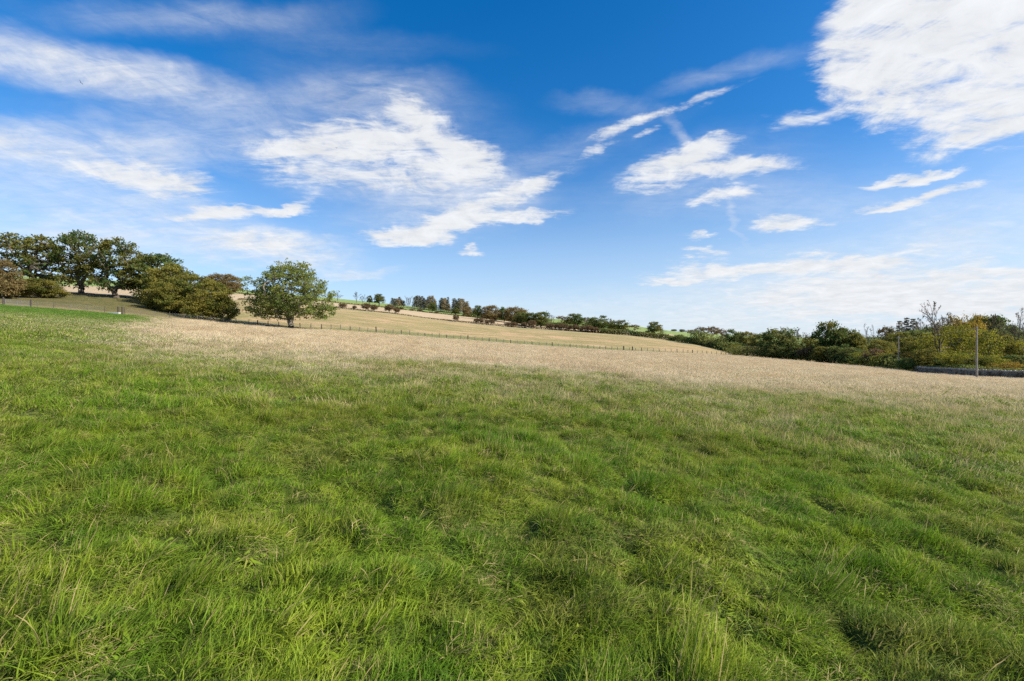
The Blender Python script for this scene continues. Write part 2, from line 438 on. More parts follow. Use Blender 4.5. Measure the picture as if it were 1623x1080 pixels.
BARK = simple_mat('bark', (.07, .055, .04), .95, (.13, .11, .08), 3, .6)
BARK_GREY = simple_mat('bark_grey', (.11, .095, .08), .95, (.19, .17, .14), 3, .6)
WOOD_OLD = simple_mat('weathered_wood', (.16, .14, .11), .9, (.30, .27, .22), 6, .4)
WOOD_POST = simple_mat('post_wood', (.09, .08, .065), .9, (.17, .15, .12), 6, .4)
WOOD_DARK = simple_mat('dark_wood', (.045, .038, .03), .9, (.09, .075, .06), 6, .4)
WIRE = simple_mat('galvanised_wire', (.25, .25, .25), .5, (.35, .35, .35), 20)
STONE = simple_mat('field_stone', (.055, .048, .036), .9, (.24, .205, .15), 1.1, .8)
COPE = simple_mat('coping_stone', (.20, .19, .165), .9, (.36, .34, .30), 1.3, .8)
METAL = simple_mat('galvanised_steel', (.17, .175, .17), .6, (.26, .26, .25), 12)
POLEW = simple_mat('pole_wood', (.20, .175, .145), .85, (.33, .30, .26), 2.5, .3)
CERAM = simple_mat('insulator_glaze', (.05, .12, .07), .3, (.07, .15, .09), 5)
FEATHER = simple_mat('black_feathers', (.012, .012, .014), .6, (.02, .02, .024), 12)
TROUGH = simple_mat('pale_trough', (.50, .50, .47), .6, (.62, .62, .60), 5)

# ------------------------------------------------------------------ ground sheets
th_front = np.radians(np.arange(-62, 62.001, 0.3))
th_back = np.radians(np.arange(66, 294.001, 6.0))
TH = np.concatenate([th_front, th_back])
THw = np.where(TH > math.pi, TH - 2 * math.pi, TH)
(k1, k2, k3, k4), _ = layers(THw)
r1 = k1[0]; r2 = np.maximum(k2[0], r1 + 5); r3 = np.maximum(k3[0], r2 + 5); r4 = np.maximum(k4[0], r3 + 5)
def sheet(name, radii, mat):
    rr = np.array(radii)                          # rows x azimuth
    nr, na = rr.shape
    T = np.broadcast_to(THw, rr.shape)
    Z = H(T, rr) - (.02 if name == 'field' else 0)
    V = np.stack([rr * np.sin(T), rr * np.cos(T), Z], -1).reshape(-1, 3)
    i = np.arange(nr - 1)[:, None]; j = np.arange(na)[None, :]; j2 = (j + 1) % na
    Fq = np.stack([i * na + j, i * na + j2, (i + 1) * na + j2, (i + 1) * na + j], -1).reshape(-1, 4)
    Fq = Fq[:, ::-1]
    me = mesh_from(name, V, Fq, mat, {'across': np.repeat(np.linspace(0, 1, nr), na), 'along': np.tile(CX + F * np.tan(np.clip(THw, -R(60), R(60))), nr)}, smooth=True)
    o = link(name, me); o['kind'] = 'structure'
    return o
rows = [np.full(len(THw), .02)] + [.25 * (r1 / .25) ** t for t in np.linspace(0, 1, 400)]
field_mat = field_material()
sheet('field', rows, field_mat)
def hillside_material():
    m, t, out = new_mat('hillside_grass')
    P = geo_pos(t); ac = t.attr('across').outputs['Fac']; al = t.attr('along').outputs['Fac']
    cv = t.comb(t.math('MULTIPLY', al, .0035), t.math('MULTIPLY', ac, 3.2), 0.0)
    band = t.noise(cv, 2.2, 5, .6, .6).outputs['Fac']; band2 = t.noise(cv, 6.5, 5, .65, .3).outputs['Fac']
    mp = t.n.new('ShaderNodeMapping'); t.l.new(P, mp.inputs[0]); mp.inputs['Scale'].default_value = (1, 2.2, 1)
    fin = t.noise(mp.outputs[0], .45, 7, .7).outputs['Fac']; med = t.noise(mp.outputs[0], .09, 5, .65).outputs['Fac']
    c = t.mix(t.maprange(band, .40, .60), (.33, .265, .12), (.52, .345, .195))
    c = t.mix(t.math('MULTIPLY', t.maprange(band2, .46, .60), .75), c, (.235, .215, .085))
    c = t.mix(t.math('MULTIPLY', t.maprange(med, .5, .66), .5), c, (.24, .185, .08))
    c = t.mix(t.maprange(fin, .35, .68, .0, .5), c, (.17, .15, .06))
    up = t.maprange(t.math('ADD', ac, t.math('MULTIPLY', t.math('SUBTRACT', med, .5), .3)), .72, .95, 0, .55)
    c = t.mix(up, c, (.31, .285, .135))
    wide = t.math('MULTIPLY', t.maprange(al, 480, 760, .03, .11), t.maprange(al, 900, 1060, 1.0, .45))
    rank = t.maprange(t.math('SUBTRACT', t.math('ADD', ac, t.math('MULTIPLY', t.math('SUBTRACT', fin, .5), .06)), wide), -.02, .015, 1, 0)
    c = t.mix(rank, c, t.mix(t.maprange(fin, .4, .6), (.12, .135, .04), (.21, .195, .075)))
    bank = t.maprange(al, 290, 400, 1, 0, 'SMOOTHSTEP')
    bc = t.mix(t.maprange(med, .38, .62), (.075, .085, .025), (.125, .10, .04))
    bc = t.mix(t.maprange(fin, .4, .65, 0, .7), bc, (.20, .165, .07))
    bc = t.mix(t.maprange(ac, .02, .14, .8, 0), bc, (.30, .23, .12))
    c = t.mix(bank, c, bc)
    b = t.n.new('ShaderNodeBsdfPrincipled'); b.inputs['Roughness'].default_value = .95; b.inputs['Specular IOR Level'].default_value = .1
    t.l.new(c, b.inputs['Base Color'])
    bn = t.n.new('ShaderNodeBump'); bn.inputs['Strength'].default_value = .8; bn.inputs['Distance'].default_value = .5
    t.l.new(fin, bn.inputs['Height']); t.l.new(bn.outputs[0], b.inputs['Normal'])
    t.l.new(b.outputs[0], out.inputs[0])
    return m
HILL_M = hillside_material()
sheet('hillside', [r1 + (r2 - r1) * t for t in np.linspace(0, 1, 60)], HILL_M)
sheet('upper_field', [r2 + (r3 - r2) * t for t in np.linspace(0, 1, 24)], pasture_material('stubble_field', ((.46, .35, .22), (.42, .32, .19), (.48, .38, .25)), .02))
sheet('ridge_pasture', [r3 + (r4 - r3) * t for t in np.linspace(0, 1, 24)], pasture_material('green_pasture', ((.19, .27, .075), (.23, .30, .10), (.25, .29, .11)), .02))
sheet('far_hills', [r4 + (3000 - r4) * t ** 3 for t in np.linspace(0, 1, 24)], pasture_material('far_land', ((.16, .20, .08), (.25, .22, .10), (.12, .17, .06)), .006))

# ------------------------------------------------------------------ grass (nobody could count it)
GRASS = grass_material()
def tuft(name, seed, n, rad, h0, h1, wid, seg, lean, stems=0, stem_h=(.3, .45), straw_share=0.0):
    rg = np.random.default_rng(seed)
    a = rg.uniform(0, 2 * np.pi, n); rr = rad * np.sqrt(rg.uniform(0, 1, n))
    root = np.stack([rr * np.cos(a), rr * np.sin(a), np.full(n, -.02)], 1)
    h = rg.uniform(h0, h1, n) * (1 - .35 * (rr / rad) ** 2)
    az = rg.normal(0, 1.1, n); ln = np.abs(rg.normal(lean, .28, n))
    is_stem = np.zeros(n)
    if stems:
        is_stem[:stems] = 1; h[:stems] = rg.uniform(*stem_h, stems); ln[:stems] = np.abs(rg.normal(.25, .15, stems))
    rnd = rg.uniform(0, 1, n)
    strw = np.maximum(is_stem, (rg.uniform(0, 1, n) < straw_share) * 1.0)
    wd = wid * rg.uniform(.6, 1.3, n) * np.where(is_stem > 0, .42, 1)
    d = np.stack([np.cos(az), np.sin(az), np.zeros(n)], 1)
    wa = az + np.pi / 2 + rg.normal(0, .6, n)
    side = np.stack([np.cos(wa), np.sin(wa), rg.normal(0, .2, n)], 1)
    V = []; rn = []; tp = []; st = []
    for k in range(seg + 1):
        t = k / seg
        p = root + d * (ln * h * t ** 2)[:, None] + np.array([0, 0, 1.0]) * (h * (t - .38 * np.minimum(ln, 1.3) * t ** 2))[:, None]
        wk = wd * (1 - t ** 1.6) * .5 + .0002
        if stems: wk = np.where(is_stem > 0, wd * (.35 if k < seg - 1 else (1.1 if k == seg - 1 else .3)) , wk)
        V.append(np.stack([p - side * wk[:, None], p + side * wk[:, None]], 1))
        rn.append(rnd); tp.append(np.full(n, t)); st.append(strw)
    V = np.stack(V, 1)                      # n, seg+1, 2, 3
    base = (np.arange(n) * (seg + 1) * 2)[:, None]
    kk = np.arange(seg)[None, :] * 2
    b0 = (base + kk)
    Fq = np.stack([b0, b0 + 1, b0 + 3, b0 + 2], -1).reshape(-1, 4)
    rep = lambda L: np.repeat(np.stack(L, 1).ravel(), 2)
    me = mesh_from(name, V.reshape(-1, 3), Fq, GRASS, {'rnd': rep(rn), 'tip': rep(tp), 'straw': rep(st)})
    return bpy.data.objects.new(name, me)
tc_col = bpy.data.collections.new('grass_tufts')        # source tufts only: never linked to the scene
k = 0
def addt(*a, **kw):
    global k
    tc_col.objects.link(tuft('tuft_%02d' % k, k + 1, *a, **kw)); k += 1
for _ in range(5): addt(80, .125, .06, .17, .0056, 4, .7)                       # 0-4 near, fresh
for _ in range(2): addt(80, .12, .07, .18, .005, 4, .5, stems=0, stem_h=(.18, .27), straw_share=.07)  # 5-6 near, with stems
addt(70, .12, .05, .13, .005, 4, .9, straw_share=.2)                            # 7 near, part dead
for _ in range(3): addt(130, .32, .07, .18, .0095, 3, .65)                         # 8-10 middle
addt(130, .32, .07, .18, .009, 3, .6, stems=2, stem_h=(.14, .22), straw_share=.08)   # 11
addt(140, .32, .07, .17, .007, 3, .6, stems=34, stem_h=(.17, .30), straw_share=.25)    # 12 middle, dry
for _ in range(2): addt(190, .85, .09, .19, .024, 2, .6)                              # 13-14 far
for _ in range(2): addt(210, .85, .09, .20, .015, 3, .55, stems=85, stem_h=(.16, .29), straw_share=.2)   # 15-16 far, dry
addt(20, .10, .03, .09, .030, 4, 1.2)                                            # 17 broad-leaved weeds
addt(46, .13, .05, .13, .0045, 4, 1.5, straw_share=.75)                          # 18 flattened dead thatch
addt(50, .10, .10, .24, .0062, 4, .35, stems=2, stem_h=(.2, .3), straw_share=.05)  # 19 coarse upright tussock

rg = np.random.default_rng(5)
pts = []
def scatter(r0, r1_, dens, ids_green, ids_dry, thmax, smin, smax):
    cell = 1 / math.sqrt(dens); m_ = int(r1_ / cell) + 2          # jittered grid: no bare holes
    gx_, gy_ = np.meshgrid(np.arange(-m_, m_ + 1), np.arange(-m_, m_ + 1))
    gx_ = (gx_.ravel() + rg.uniform(-.55, .55, gx_.size)) * cell; gy_ = (gy_.ravel() + rg.uniform(-.55, .55, gy_.size)) * cell
    r = np.hypot(gx_, gy_); th = np.arctan2(gx_, gy_)
    ok = (r > r0) & (r < r1_) & (np.abs(th) < thmax); r = r[ok]; th = th[ok]
    (q1, _, _, _), _ = layers(th)
    ok = r < q1[0] * .998
    r = r[ok]; th = th[ok]; n = len(r)
    x = r * np.sin(th); y = r * np.cos(th); z = H(th, r)
    hum = fbm(x * 2.1, y * 1.9, 71, 2); hb = fbm(x * .35, y * .35, 77, 2)
    wx = x + .18 * vnoise(x * 2.3, y * 2.3, 51); wy = y + .18 * vnoise(x * 2.3, y * 2.3, 52)
    td, tx, ty, th_ = tufts(wx, wy, .43, 5)
    dome = np.clip(1.45 - 1.35 * td, .40, 1.4) * (.72 + .6 * th_)
    if r1_ > 20: td, tx, ty, th_ = tufts(wx, wy, 1.1, 6); dome = dome * np.clip(1.3 - .8 * td, .6, 1.3)
    td2, tx2, ty2, th2 = tufts(wx, wy, .27, 8)
    dome = .76 * dome * np.clip(1.2 - .45 * td2, .7, 1.2)
    if r1_ > 40: dome = 1 + (dome - 1) * .8
    sc = rg.uniform(smin, smax, n) * dome * np.maximum(.75, 1 + .5 * hum + .4 * hb)
    wid_ = rg.uniform(.85, 1.15, n)
    phi = np.arctan2(ty / .3 + .9 * np.sin(1.6 * fbm(x * .5, y * .5, 81, 2)), tx / .3 + .9) + rg.normal(0, .5, n)
    tilt = np.clip(.16 + .20 * fbm(x * .8, y * .8, 91, 2) + rg.normal(0, .10, n), -.1, .42)
    # follow the slope of the ground, then lean
    ee = .06
    def Hxy(X, Y): return H(np.arctan2(X, Y), np.hypot(X, Y))
    gx = (Hxy(x + ee, y) - Hxy(x - ee, y)) / (2 * ee); gy = (Hxy(x, y + ee) - Hxy(x, y - ee)) / (2 * ee)
    gx = np.clip(gx, -.6, .6); gy = np.clip(gy, -.6, .6)
    nz = np.stack([-gx, -gy, np.ones(n)], 1); nz /= np.linalg.norm(nz, axis=1, keepdims=True)
    xx = np.stack([np.ones(n), np.zeros(n), gx], 1); xx /= np.linalg.norm(xx, axis=1, keepdims=True)
    yy = np.cross(nz, xx)
    Rn = np.stack([xx, yy, nz], -1)
    cp, sp, ct, st_ = np.cos(phi), np.sin(phi), np.cos(tilt), np.sin(tilt); zr = np.zeros(n); on = np.ones(n)
    Rz_ = np.stack([np.stack([cp, -sp, zr], -1), np.stack([sp, cp, zr], -1), np.stack([zr, zr, on], -1)], 1)
    Ry_ = np.stack([np.stack([ct, zr, st_], -1), np.stack([zr, on, zr], -1), np.stack([-st_, zr, ct], -1)], 1)
    M = Rn @ Rz_ @ Ry_
    eul = np.stack([np.arctan2(M[:, 2, 1], M[:, 2, 2]), -np.arcsin(np.clip(M[:, 2, 0], -1, 1)), np.arctan2(M[:, 1, 0], M[:, 0, 0])], 1)
    dryish = np.clip((y + 9 * fbm(x * .12, y * .12, 61, 2) - 8) / 22, 0, 1) * np.clip((5 + x + .74 * y) / 8, 0, 1)
    pick = rg.uniform(0, 1, n) < dryish
    ids = np.where(pick, rg.choice(ids_dry, n), rg.choice(ids_green, n))
    pts.append((np.stack([x, y, z + .01], 1), eul, np.stack([wid_, wid_, sc * rg.uniform(.85, 1.2, n)], 1), ids))
scatter(.35, 3, 100, [0, 1, 2, 3, 4, 0, 1, 2, 3, 4, 5, 7, 17, 18, 19], [6], math.pi, .8, 1.2)
scatter(3, 9.5, 92, [0, 1, 2, 3, 4, 0, 1, 2, 3, 4, 5, 6, 7, 5, 17, 18, 19], [5, 6], R(58), .8, 1.3)
scatter(9, 30, 22, [8, 9, 10, 8, 9, 10, 11], [11, 12], R(58), .8, 1.3)
scatter(28, 60, 4.2, [13, 14], [15, 16, 12], R(58), .8, 1.2)
scatter(58, 230, 2.0, [13, 14], [15, 16], R(58), .8, 1.25)
P_ = np.concatenate([p[0] for p in pts]); Rr = np.concatenate([p[1] for p in pts]); Sc = np.concatenate([p[2] for p in pts]); Id = np.concatenate([p[3] for p in pts])
gme = bpy.data.meshes.new('grass')
gme.vertices.add(len(P_)); gme.vertices.foreach_set('co', P_.astype(np.float32).ravel())
for nm, arr in (('rot', Rr), ('scl', Sc)):
    a = gme.attributes.new(nm, 'FLOAT_VECTOR', 'POINT'); a.data.foreach_set('vector', arr.astype(np.float32).ravel())
a = gme.attributes.new('pick', 'INT', 'POINT'); a.data.foreach_set('value', Id.astype(np.int32))
gme.materials.append(GRASS)
grass = link('grass', gme)
tag(grass, 'long tussocky meadow grass, fresh green near and straw coloured further off', 'grass', kind='stuff')
print('tufts', len(P_))
ng = bpy.data.node_groups.new('tuft_scatter', 'GeometryNodeTree')
ng.interface.new_socket('Geometry', in_out='INPUT', socket_type='NodeSocketGeometry')
ng.interface.new_socket('Geometry', in_out='OUTPUT', socket_type='NodeSocketGeometry')
gi = ng.nodes.new('NodeGroupInput'); go = ng.nodes.new('NodeGroupOutput')
iop = ng.nodes.new('GeometryNodeInstanceOnPoints'); ci = ng.nodes.new('GeometryNodeCollectionInfo')
ci.inputs['Collection'].default_value = tc_col
ci.inputs['Separate Children'].default_value = True; ci.inputs['Reset Children'].default_value = True
def named(nm, ty):
    n = ng.nodes.new('GeometryNodeInputNamedAttribute'); n.data_type = ty; n.inputs['Name'].default_value = nm
    return [o for o in n.outputs if o.enabled][0]
ng.links.new(gi.outputs[0], iop.inputs['Points']); ng.links.new(ci.outputs[0], iop.inputs['Instance'])
iop.inputs['Pick Instance'].default_value = True
ng.links.new(named('pick', 'INT'), iop.inputs['Instance Index'])
ng.links.new(named('rot', 'FLOAT_VECTOR'), iop.inputs['Rotation'])
ng.links.new(named('scl', 'FLOAT_VECTOR'), iop.inputs['Scale'])
ng.links.new(iop.outputs[0], go.inputs[0])
md = grass.modifiers.new('scatter', 'NODES'); md.node_group = ng

# ------------------------------------------------------------------ trees
def tubes(P, par, rad, sides=5):
    """prisms from each node to its parent"""
    P = np.array(P); par = np.array(par); rad = np.array(rad)
    idx = np.where(par >= 0)[0]
    A = P[par[idx]]; B = P[idx]; ra = rad[par[idx]]; rb = rad[idx]
    ra = np.minimum(ra, rb * 1.8)
    d = B - A; L = np.linalg.norm(d, axis=1, keepdims=True) + 1e-9; d = d / L
    up = np.where(np.abs(d[:, 2:3]) > .9, np.array([[1.0, 0, 0]]), np.array([[0, 0, 1.0]]))
    e1 = np.cross(d, up); e1 /= np.linalg.norm(e1, axis=1, keepdims=True); e2 = np.cross(d, e1)
    ang = np.arange(sides) / sides * 2 * np.pi
    ring = e1[:, None, :] * np.cos(ang)[None, :, None] + e2[:, None, :] * np.sin(ang)[None, :, None]
    VA = A[:, None, :] + ring * ra[:, None, None]; VB = B[:, None, :] + ring * rb[:, None, None]
    V = np.concatenate([VA, VB], 1).reshape(-1, 3)
    n = len(idx); base = (np.arange(n) * 2 * sides)[:, None]; j = np.arange(sides)[None, :]; j2 = (j + 1) % sides
    Fq = np.stack([base + j, base + j2, base + sides + j2, base + sides + j], -1).reshape(-1, 4)
    return V, Fq

def leaf_cards(centres, tints, per, spread, size, rg, flat=.6):
    n = len(centres) * per
    c = np.repeat(centres, per, 0) + rg.normal(0, 1, (n, 3)) * np.array([spread, spread, spread * flat])
    tint = np.repeat(tints, per) + rg.normal(0, .07, n)
    a = rg.normal(0, 1, (n, 3)); a /= np.linalg.norm(a, axis=1, keepdims=True)
    b = rg.normal(0, 1, (n, 3)); b = np.cross(a, b); b /= np.linalg.norm(b, axis=1, keepdims=True)
    s = size * rg.uniform(.55, 1.3, n)[:, None]
    V = np.stack([c - a * s, c - b * s * .6, c + a * s, c + b * s * .6], 1).reshape(-1, 3)
    Fq = np.arange(n * 4).reshape(-1, 4)
    return V, Fq, np.repeat(tint, 4), np.repeat(rg.uniform(0, 1, n), 4)

def grow(seed, blobs, n_term, trunk_top, trunk_r, lean=(0, 0), wig=.03, shell=.55, flare=1.5):
    """Space filling growth.  blobs: (x, y, z, rx, ry, rz, weight) in units of tree height."""
    rg = np.random.default_rng(seed)
    P = [np.array([0, 0, -.03])]; par = [-1]
    m = 6
    for i in range(1, m + 1):
        t = i / m
        P.append(np.array([lean[0] * t ** 1.3 + rg.normal(0, wig * .25), lean[1] * t + rg.normal(0, wig * .25), trunk_top * t])); par.append(len(P) - 2)
    W = np.array([b[6] for b in blobs], float); W /= W.sum()
    term = []
    for _ in range(n_term):
        b = blobs[rg.choice(len(blobs), p=W)]
        v = rg.normal(0, 1, 3); v /= np.linalg.norm(v)
        rad = rg.uniform(shell, 1) ** .7 if rg.uniform() < .8 else rg.uniform(.2, 1)
        p = np.array(b[:3]) + v * rad * np.array(b[3:6])
        if p[2] < .03: p[2] = .03 + rg.uniform(0, .05)
        term.append(p)
    term = np.array(term)
    top = P[-1]
    order = np.argsort(np.linalg.norm(term - top, axis=1) * rg.uniform(.8, 1.2, len(term)))
    ends = []
    for ti in order:
        p = term[ti]
        A = np.array(P[2:])
        dv = p - A; dist = np.linalg.norm(dv, axis=1)
        cost = dist + .25 * np.maximum(0, A[:, 2] - p[2] + .02) * 2 + .10 * np.linalg.norm(A - top, axis=1)
        j = int(np.argmin(cost)) + 2
        s = P[j]; seg = max(2, min(6, int(dist[j - 2] / .07) + 1))
        bow = np.array([rg.normal(0, 1), rg.normal(0, 1), .8]) * wig * 1.6 * dist[j - 2] / .2
        last = j
        for q in range(1, seg + 1):
            t = q / seg
            P.append(s + (p - s) * t + bow * math.sin(math.pi * t) * .6 + rg.normal(0, wig * .12, 3)); par.append(last); last = len(P) - 1
        ends.append(last)
    n = len(P); w_ = np.zeros(n)
    for e in ends: w_[e] += 1
    for i in range(n - 1, 0, -1): w_[par[i]] += w_[i]
    rad = trunk_r * (np.maximum(w_, .35) / max(w_[2], 1)) ** .46
    for i in range(0, 3): rad[i] = trunk_r * (flare if i == 0 else 1.12 if i == 1 else 1.0)
    return np.array(P), par, rad, np.array([P[e] for e in ends]), rg

PROTO = {}
def proto(kind, seed, blobs, n_term, trunk_top, trunk_r, per, spread, size, leafm, bark=None, lean=(0, 0), wig=.03, shell=.55, flat=.6, tintfn=None, bare=0.0, sides=5, minr=.0):
    P, par, rad, ends, rg = grow(seed, blobs, n_term, trunk_top, trunk_r, lean, wig, shell)
    rad = np.maximum(rad, minr)
    V, Fq = tubes(P, par, rad, sides)
    tm = mesh_from('trunk', V, Fq, bark or BARK)
    if per > 0:
        keep = ends[rg.uniform(0, 1, len(ends)) >= bare]
        tints = .5 + .5 * vnoise(keep[:, 0] * 4 + 50, keep[:, 2] * 5 + keep[:, 1] * 3, seed) if tintfn is None else tintfn(keep, rg)
        LV, LF, tt, rr = leaf_cards(keep, tints, per, spread, size, rg, flat)
        LV[:, 2] = np.maximum(LV[:, 2], .0)
        cm = mesh_from('crown', LV, LF, leafm, {'tint': tt, 'rnd': rr})
    else: cm = None
    PROTO.setdefault(kind, []).append((tm, cm))

LEAF_OAK = leaf_material('leaves_oak', (.065, .125, .030), (.175, .175, .036), (.23, .16, .045))
LEAF_HERO = leaf_material('leaves_lone_tree', (.140, .205, .050), (.245, .270, .065), (.30, .27, .075), .5)
LEAF_WILLOW = leaf_material('leaves_olive', (.115, .145, .028), (.25, .22, .042), (.27, .22, .06))
LEAF_DARK = leaf_material('leaves_dark', (.085, .140, .038), (.175, .190, .050), (.22, .20, .06))
LEAF_BROWN = leaf_material('leaves_brown', (.20, .145, .06), (.30, .22, .09), (.22, .21, .07))
LEAF_HAW = leaf_material('leaves_hawthorn', (.13, .095, .05), (.20, .14, .07), (.24, .13, .07))
LEAF_YEL = leaf_material('leaves_yellow', (.14, .17, .020), (.30, .29, .03), (.36, .29, .03), .42)
LEAF_ORG = leaf_material('leaves_orange', (.24, .17, .03), (.38, .27, .04), (.40, .28, .04), .42)
LEAF_GREY = leaf_material('leaves_sparse_grey', (.060, .058, .040), (.09, .08, .05), (.12, .09, .04))
LEAF_SPARSE = leaf_material('leaves_rusty_green', (.09, .10, .035), (.17, .12, .05), (.20, .12, .05))
LEAF_CON = leaf_material('needles', (.11, .135, .09), (.19, .18, .11), (.26, .20, .12), .45)
LEAF_LARCH = leaf_material('larch_needles', (.30, .23, .12), (.38, .30, .16), (.30, .27, .12), .45)
LEAF_BRIGHT = leaf_material('leaves_bright_green', (.08, .14, .03), (.14, .18, .04), (.2, .2, .05), .35)

hx = lambda *b: list(b)
# lone tree: broad dome, paler loose limb at upper left
proto('lone', 3, [(.02,0,.58,.44,.42,.36,5), (.34,0,.40,.30,.32,.26,2.2), (-.26,0,.36,.34,.30,.24,1.9), (-.48,0,.62,.17,.2,.19,.6), (-.18,0,.44,.24,.3,.22,1.6), (.44,0,.26,.16,.18,.13,.45), (.02,0,.82,.30,.28,.18,2.2), (-.36,0,.27,.2,.2,.12,.45), (.05,0,.22,.3,.3,.10,.6)],
      760, .17, .036, 30, .026, .0125, LEAF_HERO, BARK_GREY, (.015, 0), .035, .45)
for s in (11, 12, 13):                # oaks
    rgq = random.Random(s)
    proto('oak', s, [(0,0,.66,.40,.40,.30,4), (-.26,0,.48,.26,.26,.24,1.6), (.28,0,.46,.26,.26,.24,1.6), (rgq.uniform(-.2,.2),0,.84,.28,.28,.15,1.6), (rgq.uniform(-.3,.3),0,.24,.34,.34,.12,1.3)],
          210, .16, .042, 36, .032, .0165, LEAF_OAK, BARK, (rgq.uniform(-.06,.06), 0), .05, .5)
for s in (21, 22, 23):                # dense low oaks / willows
    proto('olive', s, [(0,0,.56,.50,.46,.40,5), (-.3,0,.28,.35,.3,.26,2), (.32,0,.28,.35,.3,.26,2)], 240, .2, .04, 80, .045, .019, LEAF_WILLOW, BARK, (0,0), .04, .6)
for s in (31, 32, 33):                # round dark trees
    proto('round', s, [(0,0,.60,.40,.40,.38,5), (-.15,0,.34,.32,.32,.24,2), (.18,0,.34,.32,.32,.24,2)], 110, .2, .035, 75, .055, .024, LEAF_DARK, BARK, (0,0), .04, .55)
for s in (34, 35):
    proto('roundgreen', s, [(0,0,.64,.38,.38,.34,5), (-.2,0,.40,.26,.26,.2,1.5), (.2,0,.40,.26,.26,.2,1.5)], 90, .25, .032, 60, .052, .024, LEAF_OAK, BARK, (0,0), .05, .5)
for s in (41, 42):
    proto('brown', s, [(0,0,.56,.45,.45,.42,5), (0,0,.28,.42,.42,.24,2)], 110, .2, .03, 80, .06, .024, LEAF_BROWN, BARK, (0,0), .04, .6)
for s in (51, 52, 53):
    proto('haw', s, [(0,0,.62,.52,.5,.34,5), (-.25,0,.42,.3,.3,.2,1), (.3,0,.45,.3,.3,.2,1)], 60, .3, .045, 55, .075, .034, LEAF_HAW, BARK, (0,0), .06, .5)
def fractal(kind, seed, h_fork, trunk_r, levels, kids, per, spread, size, leafm, up=.35, first=.3, ratio=.74, ang=.6, spreadw=1.0):
    rg = np.random.default_rng(seed)
    P = [np.array([0, 0, -.03])]; par = [-1]; lev = [0]
    for i in range(1, 5):
        P.append(np.array([rg.normal(0, .006), rg.normal(0, .006), h_fork * i / 4])); par.append(i - 1); lev.append(0)
    ends = []
    def rec(node, d, L, k_):
        last = node; p = P[node]
        for q in range(3):
            d = d + rg.normal(0, .10, 3) + np.array([0, 0, up * .22]); d /= np.linalg.norm(d)
            p = p + d * L / 3; P.append(p); par.append(last); last = len(P) - 1; lev.append(k_)
            if k_ >= 2 and q < 2:
                e = d + rg.normal(0, ang, 3); e /= np.linalg.norm(e)
                P.append(p + e * L * .3); par.append(last); lev.append(k_ + 2); ends.append(len(P) - 1)
        if k_ >= levels: ends.append(last); return
        for c in range(kids if k_ > 0 else kids + 1):
            a_ = rg.uniform(0, 2 * math.pi); perp = np.cross(d, [math.cos(a_), math.sin(a_), .1]); perp /= np.linalg.norm(perp) + 1e-9
            e = d + perp * rg.uniform(.35, 1.0) * ang * 1.5 * spreadw; e /= np.linalg.norm(e)
            rec(last, e, L * ratio * rg.uniform(.75, 1.2), k_ + 1)
    for c in range(4):
        a_ = c * 1.57 + rg.uniform(-.5, .5); el_ = rg.uniform(.7, 1.3)
        node = rg.integers(2, 5)
        rec(int(node), np.array([math.cos(a_) * math.cos(el_), math.sin(a_) * math.cos(el_), math.sin(el_)]), first * rg.uniform(.7, 1.1), 1)
    rec(4, np.array([0, 0, 1.0]), first, 1)
    P = np.array(P); n = len(P); w_ = np.zeros(n)
    for e in ends: w_[e] += 1
    for i in range(n - 1, 0, -1): w_[par[i]] += w_[i]
    rad = np.maximum(trunk_r * (np.maximum(w_, .5) / w_[1]) ** .42, .0022)
    top = P[:, 2].max(); P = P / top
    V, Fq = tubes(P, par, rad, 4)
    tm = mesh_from('trunk', V, Fq, BARK); cm = None
    if per:
        E = P[ends]; E = E[rg.uniform(0, 1, len(E)) < .75]
        LV, LF, tt, rr = leaf_cards(E, rg.uniform(0, 1, len(E)), per, spread, size, rg, .7)
        cm = mesh_from('crown', LV, LF, leafm, {'tint': tt, 'rnd': rr})
    PROTO.setdefault(kind, []).append((tm, cm))
for s in (61, 62, 63): fractal('sparse', s, .32, .018, 4, 2, 5, .018, .015, LEAF_GREY, .4)
for s in (65, 66):
    proto('umbrella', s, [(0,0,.80,.42,.42,.14,5), (.1,0,.55,.34,.34,.16,1.5)], 90, .42, .020, 24, .035, .020, LEAF_SPARSE, BARK_GREY, (.03,0), .035, .4)
fractal('barewide', 71, .40, .021, 5, 2, 3, .012, .010, LEAF_GREY, .25, .28, .78, .62, 1.1)
fractal('bare', 73, .42, .015, 4, 2, 2, .012, .010, LEAF_GREY, .45, .30, .76, .5)
fractal('bare', 72, .38, .015, 4, 2, 1, .012, .010, LEAF_GREY, .7, .30, .76, .4)
for s in (81, 82, 83):
    proto('yellow', s, [(0,0,.62,.36,.36,.34,5), (-.1,0,.25,.30,.30,.2,1.5), (.15,0,.35,.28,.28,.2,1)], 110, .3, .022, 26, .05, .019, LEAF_YEL, BARK, (0,0), .06, .3)
for s in (84, 85):
    proto('orange', s, [(0,0,.66,.36,.36,.32,5), (0,0,.35,.3,.3,.25,1)], 110, .35, .022, 34, .045, .018, LEAF_ORG, BARK, (0,0), .06, .3)
for s in (91, 92):
    proto('bright', s, [(0,0,.52,.5,.5,.44,5)], 60, .2, .03, 70, .08, .03, LEAF_BRIGHT, BARK, (0,0), .05, .5)
